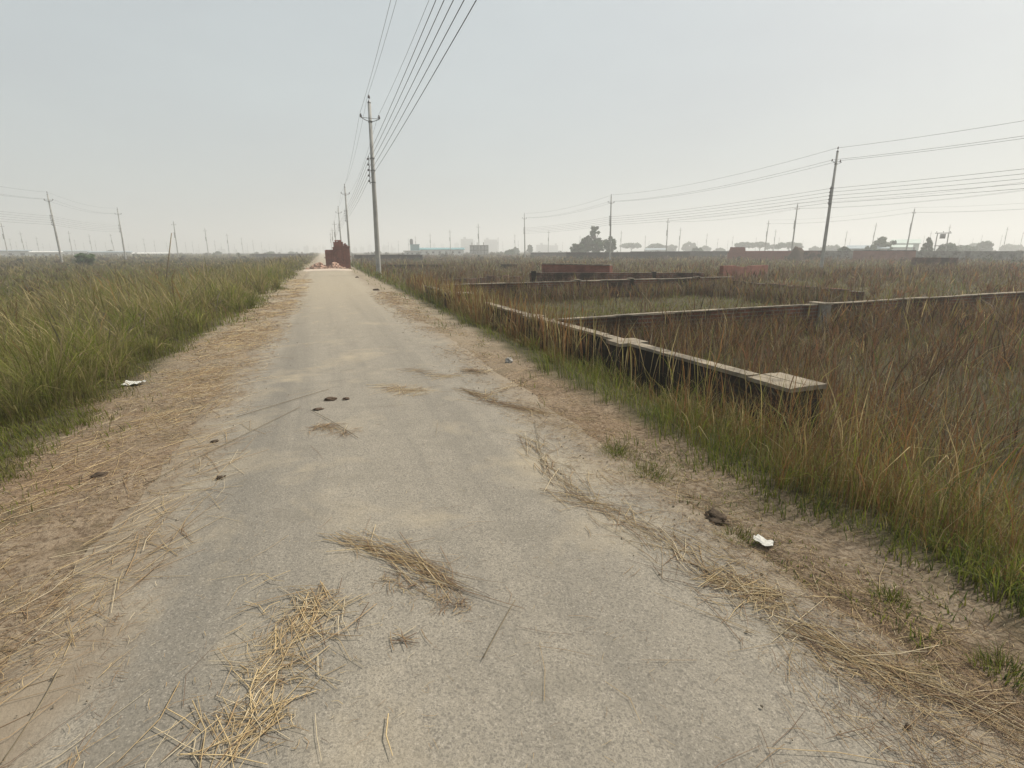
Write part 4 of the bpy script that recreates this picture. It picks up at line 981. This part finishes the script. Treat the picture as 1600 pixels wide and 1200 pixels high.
def surf(x, y): return np.maximum(hgt(x, y), np.where((x > -1.9) & (x < 2.7), rz_road(x)+0.006, -9))
PW = [1.0, 1.2, 1.1, 1.0, 0.6, 0.4]
rng = np.random.default_rng(5)
# left shoulder litter
n = 12500
Y = np.exp(rng.uniform(math.log(0.9), math.log(34), n)); X = -1.66+rng.normal(size=n)*0.42+0.25*sstep(8, 18, Y)
k = (fbm(X*1.3, Y*0.8, 71)+rng.normal(size=n)*0.06 > 0.43) & (X > edge_left(Y)-0.25) & (X < -0.72); X, Y = X[k], Y[k]; n = len(X); D = np.hypot(X, Y)
az = rng.normal(math.radians(48), 0.75, n); short = rng.random(n) < 0.55
L = np.where(short, rng.uniform(.03, .14, n), rng.uniform(.15, .62, n)); R = np.maximum(np.where(short, .0014, .0021), 0.00032*D)*rng.uniform(.7, 1.25, n)
o = straw_mesh('straw_litter', X, Y, surf(X, Y)+rng.random(n)**2*0.010, L, az, R*0.9, rng.normal(0, 0.012, n), rng.normal(0, 0.35, n), PW)
tag(o, 'dry straw scattered along the left shoulder of the road', 'straw', kind='stuff')
# right shoulder litter
n = 2600
Y = np.exp(rng.uniform(math.log(0.5), math.log(24), n)); X = 2.05+rng.normal(size=n)*0.30
k = (fbm(X*1.5, Y*1.1, 72) > 0.43+0.14*sstep(4, 9, Y)) & (X < edge_right(Y)+0.1) & (X > 1.4); X, Y = X[k], Y[k]; n = len(X); D = np.hypot(X, Y)
az = rng.normal(math.radians(112), 0.75, n); short = rng.random(n) < 0.7
L = np.where(short, rng.uniform(.03, .12, n), rng.uniform(.15, .5, n)); R = np.maximum(np.where(short, .0012, .0019), 0.00032*D)*rng.uniform(.7, 1.25, n)
o = straw_mesh('straw_litter', X, Y, surf(X, Y)+rng.random(n)**2*0.008, L, az, R*0.8, rng.normal(0, 0.012, n), rng.normal(0, 0.25, n), [0.7, 1, 1.2, 1.2, .4, .8])
tag(o, 'dry straw scattered along the right shoulder of the road', 'straw', kind='stuff')
# chaff: crushed brown bits lying thickly over both shoulders
n = 42000
left = rng.random(n) < 0.55
Y = np.exp(rng.uniform(math.log(0.6), math.log(22), n)); X = np.where(left, -1.6+rng.normal(size=n)*0.42, 2.15+rng.normal(size=n)*0.36)
k = (fbm(X*1.8, Y*1.2, 75)+rng.normal(size=n)*0.08 > 0.42) & (X > edge_left(Y)-0.3) & (X < edge_right(Y)+0.2) & ((X < -0.85) | (X > 1.5)); X, Y = X[k], Y[k]; n = len(X); D = np.hypot(X, Y)
o = straw_mesh('straw_litter', X, Y, surf(X, Y)+rng.random(n)**2*0.008, rng.uniform(.012, .075, n)*np.maximum(1, D*0.12), rng.uniform(0, 6.28, n), np.maximum(.0011, 0.00035*D)*rng.uniform(.6, 1.3, n), rng.normal(0, 0.08, n), rng.normal(0, 0.3, n), [0.45, 0.9, 1.2, 1.5, .25, 1.3])
tag(o, 'crushed brown straw chaff covering the road shoulders', 'straw', kind='stuff')
# odd stems and chaff across the road surface
n = 1500
Y = np.exp(rng.uniform(math.log(0.7), math.log(30), n)); X = rng.uniform(-1.1, 1.8, n); D = np.hypot(X, Y)
az = rng.uniform(0, 6.28, n); short = rng.random(n) < 0.93
L = np.where(short, rng.uniform(.008, .05, n), rng.uniform(.1, .4, n)); R = np.maximum(np.where(short, .0008, .0012), 0.00016*D)
o = straw_mesh('straw_litter', X, Y, surf(X, Y)+0.001, L, az, R, np.zeros(n), rng.normal(0, 0.3, n), [0.5, 1, 1.2, 1.2, .2, 1.2])
tag(o, 'stray bits of straw lying over the open road surface', 'straw', kind='stuff')

def clump(label, pts, n, width, L, az_jit, cat='straw clump', name='straw_clump', pal=PW, rad=0.0026, pile=0.03, seed=0, chaff=0.5, align=None):
    """a swath of straw along the ground polyline through the given photo points"""
    global rng
    rng = np.random.default_rng(seed+300)
    P = np.array([cast(a_, b_, 0.0)[:2] for a_, b_ in pts]); seg = np.linalg.norm(np.diff(P, axis=0), axis=1); cum = np.concatenate([[0], seg.cumsum()])
    u = rng.random(n)*cum[-1]; i = np.clip(np.searchsorted(cum, u)-1, 0, len(seg)-1); f = (u-cum[i])/seg[i]
    q = P[i]+(P[i+1]-P[i])*f[:, None]; dv = P[i+1]-P[i]; a0 = np.arctan2(dv[:, 1], dv[:, 0])
    if align is not None: a0 = np.full(n, math.radians(align))
    off = rng.normal(size=n)*width*rng.choice([0.5, 1.0, 1.9], n, p=[.4, .4, .2]); X = q[:, 0]-np.sin(a0)*off; Y = q[:, 1]+np.cos(a0)*off
    az = a0+rng.normal(size=n)*az_jit; ch = rng.random(n) < chaff
    Ls = np.where(ch, rng.uniform(.015, .06, n), rng.uniform(L[0], L[1], n)); D = np.hypot(X, Y)
    R = np.maximum(np.where(ch, rad*0.45, rad*0.8), 0.0003*D)*rng.uniform(.5, 1.35, n)
    o = straw_mesh(name, X, Y, surf(X, Y)+rng.random(n)**1.5*pile*0.28*np.where(ch, .2, 1), Ls, az, R, np.where(ch, 0, rng.normal(0, 0.012, n)), rng.normal(0, 0.4, n), pal)
    tag(o, label, cat, 'straw clumps on the road'); return o
clump('large loose straw heap at the lower left of the road', [(520, 930), (455, 985), (420, 1050), (395, 1110), (360, 1195)], 760, 0.12, (.07, .36), 1.1, pile=0.04, seed=1, chaff=.72, pal=[1.4, 1.3, .8, .35, 1.0, .12])
clump('long dense straw bundle lying slantwise across the road centre', [(545, 848), (610, 872), (665, 895), (715, 925)], 300, 0.042, (.10, .5), 0.36, pile=0.03, seed=2, chaff=.6, rad=.0024)
tag(clump('x', [(560, 848), (775, 958)], 3, 0.004, (.62, .78), 0.02, chaff=0.0, seed=3, rad=.004, pile=.01, name='stalk'), 'thick single stalk running out of the straw bundle at road centre', 'stalk')
_tr = clump('thin brown straw trail below the straw bundle', [(600, 905), (660, 925), (705, 960), (730, 945)], 260, 0.06, (.03, .10), 1.2, chaff=0.8, seed=4, pal=[.3, .6, 1, 1.4, .1, .8]); _tr['kind'] = 'stuff'
clump('three short crossed straws right of the large straw heap', [(612, 1012), (632, 1000), (640, 1022)], 14, 0.02, (.09, .14), 1.2, chaff=0.3, seed=5, rad=.0024)
clump('small dark tangle of twigs left of road centre', [(490, 672), (515, 668), (545, 684)], 110, 0.07, (.08, .35), 1.2, chaff=0.35, seed=6, pal=[.2, .4, .9, 1.2, .1, 1.2], pile=.05)
clump('straw swath across the middle distance of the road', [(600, 607), (640, 615), (665, 612)], 110, 0.09, (.1, .5), 0.7, chaff=0.3, seed=7, align=20)
clump('straw and twig swath reaching the right edge of the road', [(725, 612), (770, 630), (860, 650)], 230, 0.05, (.1, .55), 0.35, chaff=0.35, seed=8, pal=[.5, .8, 1, 1.2, .2, .9])
clump('forked straw strands beside the right edge swath', [(745, 625), (822, 597)], 60, 0.05, (.15, .5), 0.3, chaff=0.2, seed=9)
clump('small fluffy straw heap at the right road edge far along', [(722, 582), (742, 580), (752, 586)], 130, 0.07, (.08, .3), 1.3, chaff=0.3, seed=10, pile=0.12, pal=[.5, .8, 1, 1.2, .2, .9])
clump('thin straw drift left of the small fluffy heap', [(640, 580), (690, 590), (720, 590)], 70, 0.08, (.15, .5), 0.5, chaff=0.3, seed=11, align=5)
clump('bright golden straw tangle at the right road edge', [(1110, 905), (1170, 920), (1215, 945), (1185, 960)], 260, 0.08, (.06, .26), 1.0, chaff=0.4, seed=12, pal=[1.4, 1.2, .7, .4, 1.2, .2], pile=.05)
clump('long straw swath along the right road edge, lowest in view', [(1240, 985), (1330, 1030), (1440, 1075), (1560, 1125)], 300, 0.065, (.1, .45), 0.4, chaff=0.55, seed=13, pile=.04, pal=[1.2, 1.2, .9, .6, .7, .4])
clump('straw swath bordering the right road edge beside the clod', [(880, 775), (960, 805), (1040, 850), (1130, 920)], 240, 0.075, (.08, .4), 0.5, chaff=0.45, seed=14)
clump('straw lines along the right road edge behind the clod', [(830, 690), (860, 740), (905, 775)], 120, 0.05, (.1, .5), 0.4, chaff=0.4, seed=15)
clump('scattered straws between the white scrap and the grass edge', [(1290, 905), (1420, 975), (1520, 1020)], 150, 0.08, (.06, .3), 0.7, chaff=0.5, seed=16)
for k, (a_, b_, l) in enumerate([((370, 655), (515, 612), 'long bent stalk from the left straw band towards road centre'), ((225, 760), (470, 640), 'long thin stalk lying over the left straw band edge'),
                                 ((755, 1040), (805, 948), 'single pale stalk alone on the road right of centre'), ((8, 1195), (95, 1050), 'single dark stalk at the lower left corner of the road'),
                                 ((485, 645), (560, 690), 'thin dark curved twig over the twig tangle'), ((835, 660), (850, 745), 'single thin stalk at the right road edge')]):
    A = cast(*a_); B = cast(*b_); mb = MB(); m_ = (A+B)/2+np.array([0.02, 0.03, 0])
    P = [A*(1-u)**2+2*m_*u*(1-u)+B*u*u for u in np.linspace(0, 1, 9)]
    Dm = math.hypot(m_[0], m_[1])
    mb.tube([(q[0], q[1], float(surf(np.array([q[0]]), np.array([q[1]]))[0])+0.008) for q in P], max(0.0022, 0.0005*Dm), 5)
    o = mb.build('stalk', M['bamboo'], None, True); tag(o, l, 'stalk')

# ---------------------------------------------------------------- litter and stones
def paper(label, px, py, w, h, seed):
    c = cast(px, py, 0.0); z = float(surf(np.array([c[0]]), np.array([c[1]]))[0]); n = 9
    mb = MB(); rs = random.Random(seed); az = rs.uniform(0, 3)
    for s in (0, 1):
        for j in range(n):
            for i in range(n):
                u, v = i/(n-1)-.5, j/(n-1)-.5
                zz = 0.012+0.045*w/0.16*abs(mnoise.noise(Vector((u*2.6+seed, v*2.6, 0))))+0.05*u*u-s*0.003
                x = u*w*(1+0.2*mnoise.noise(Vector((v*3, seed, 0)))); y = v*h*(1+0.2*mnoise.noise(Vector((u*3, seed+5, 0))))
                mb.v.append((x*math.cos(az)-y*math.sin(az), x*math.sin(az)+y*math.cos(az), zz))
    for s in (0, 1):
        for j in range(n-1):
            for i in range(n-1):
                a_ = s*n*n+j*n+i; q = (a_, a_+1, a_+1+n, a_+n); mb.f.append(q if s == 0 else q[::-1])
    o = mb.build('paper_scrap', M['paper'], None, True, loc=(c[0], c[1], z)); tag(o, label, 'litter')
paper('crumpled white paper scrap at the edge of the left grass', 210, 602, 0.20, 0.16, 2)
paper('flat white paper scrap on the right shoulder by the weeds', 1193, 854, 0.10, 0.07, 5)
def lump(name, label, cat, px, py, d, mat, seed, rough=0.3):
    c = cast(px, py, 0.0); z = float(surf(np.array([c[0]]), np.array([c[1]]))[0])
    mb = MB(); mb.lump((0, 0, d[2]*0.12), d, seed, rough, 26, 16, True)
    tag(mb.build(name, mat, None, True, loc=(c[0], c[1], z)), label, cat)
lump('dung_pat', 'flat brown dung pat on the road left of centre', 'dung', 517, 627, (0.065, 0.06, 0.014), M['clod'], 3, 0.35)
lump('dung_pat', 'smaller dark dung pat right beside the flat brown one', 'dung', 541, 627, (0.035, 0.032, 0.012), M['clod'], 5, 0.4)
lump('dung_pat', 'low dark dung pat in front of the flat brown one', 'dung', 497, 643, (0.05, 0.035, 0.011), M['clod'], 8, 0.4)
lump('clod', 'small black clod alone on the left of the road', 'clod', 344, 751, (0.022, 0.018, 0.018), M['dung'], 4)
lump('clod', 'tiny dark crumb beside the small black clod', 'clod', 352, 748, (0.009, 0.009, 0.008), M['dung'], 14)
lump('clod', 'tiny dark clod on the road left of centre, behind the small black one', 'clod', 336, 692, (0.03, 0.022, 0.012), M['dung'], 17)
lump('clod', 'dark brown earth clod on the right shoulder', 'clod', 1118, 811, (0.055, 0.075, 0.03), M['dung'], 6, 0.5)
lump('clod', 'dark brick fragment in the left straw band', 'brick fragment', 157, 745, (0.05, 0.035, 0.02), M['dung'], 7, 0.3)
lump('clod', 'tiny black pebble at the lower right of the road', 'pebble', 1417, 1142, (0.010, 0.009, 0.008), M['dung'], 9)
lump('stone', 'small pale stone at the right road edge where the weeds begin', 'stone', 795, 568, (0.055, 0.05, 0.06), M['stone'], 2)
lump('stone', 'dark small stone far along on the road near the stacks', 'stone', 558, 434, (0.12, 0.1, 0.06), M['dung'], 11)
lump('stone', 'dark stone at the right road edge below the roadside pole', 'stone', 588, 454, (0.13, 0.08, 0.06), M['dung'], 12)

# loose grit and pebbles on both shoulders and the road edges
rs = random.Random(21); mb = MB()
for k in range(700):
    y = math.exp(rs.uniform(math.log(0.8), math.log(14))); x = rs.gauss(-1.45, 0.35) if rs.random() < 0.5 else rs.gauss(2.1, 0.35)
    r = rs.uniform(0.002, 0.0055)*(1+0.06*y)*(1.7 if rs.random() < 0.04 else 1); z = float(surf(np.array([x]), np.array([y]))[0])
    mb.box((x, y, z+r*0.3), (r*2, r*1.5, r*1.2), rs.uniform(0, 6), taper=0.6, jit=r*0.35)
o = mb.build('grit', M['grit_stone']); tag(o, 'loose grit and pebbles on the road shoulders', 'gravel', kind='stuff')

# ---------------------------------------------------------------- haze
m, nt, out = newmat('haze_air'); pv = nt.nodes.new("ShaderNodeVolumePrincipled")
pv.inputs['Color'].default_value = (0.95, 0.955, 0.948, 1); pv.inputs['Density'].default_value = 0.0020; pv.inputs['Anisotropy'].default_value = 0.25
nt.links.new(pv.outputs[0], out.inputs['Volume'])
mb = MB(); mb.box((0, 2570, 22.0), (7100, 5400, 50.0))
hz_o = mb.build('haze', m); hz_o.display_type = 'WIRE'; tag(hz_o, 'pale dusty air over the whole field', 'haze', kind='stuff')
SC.cycles.volume_bounces = 1
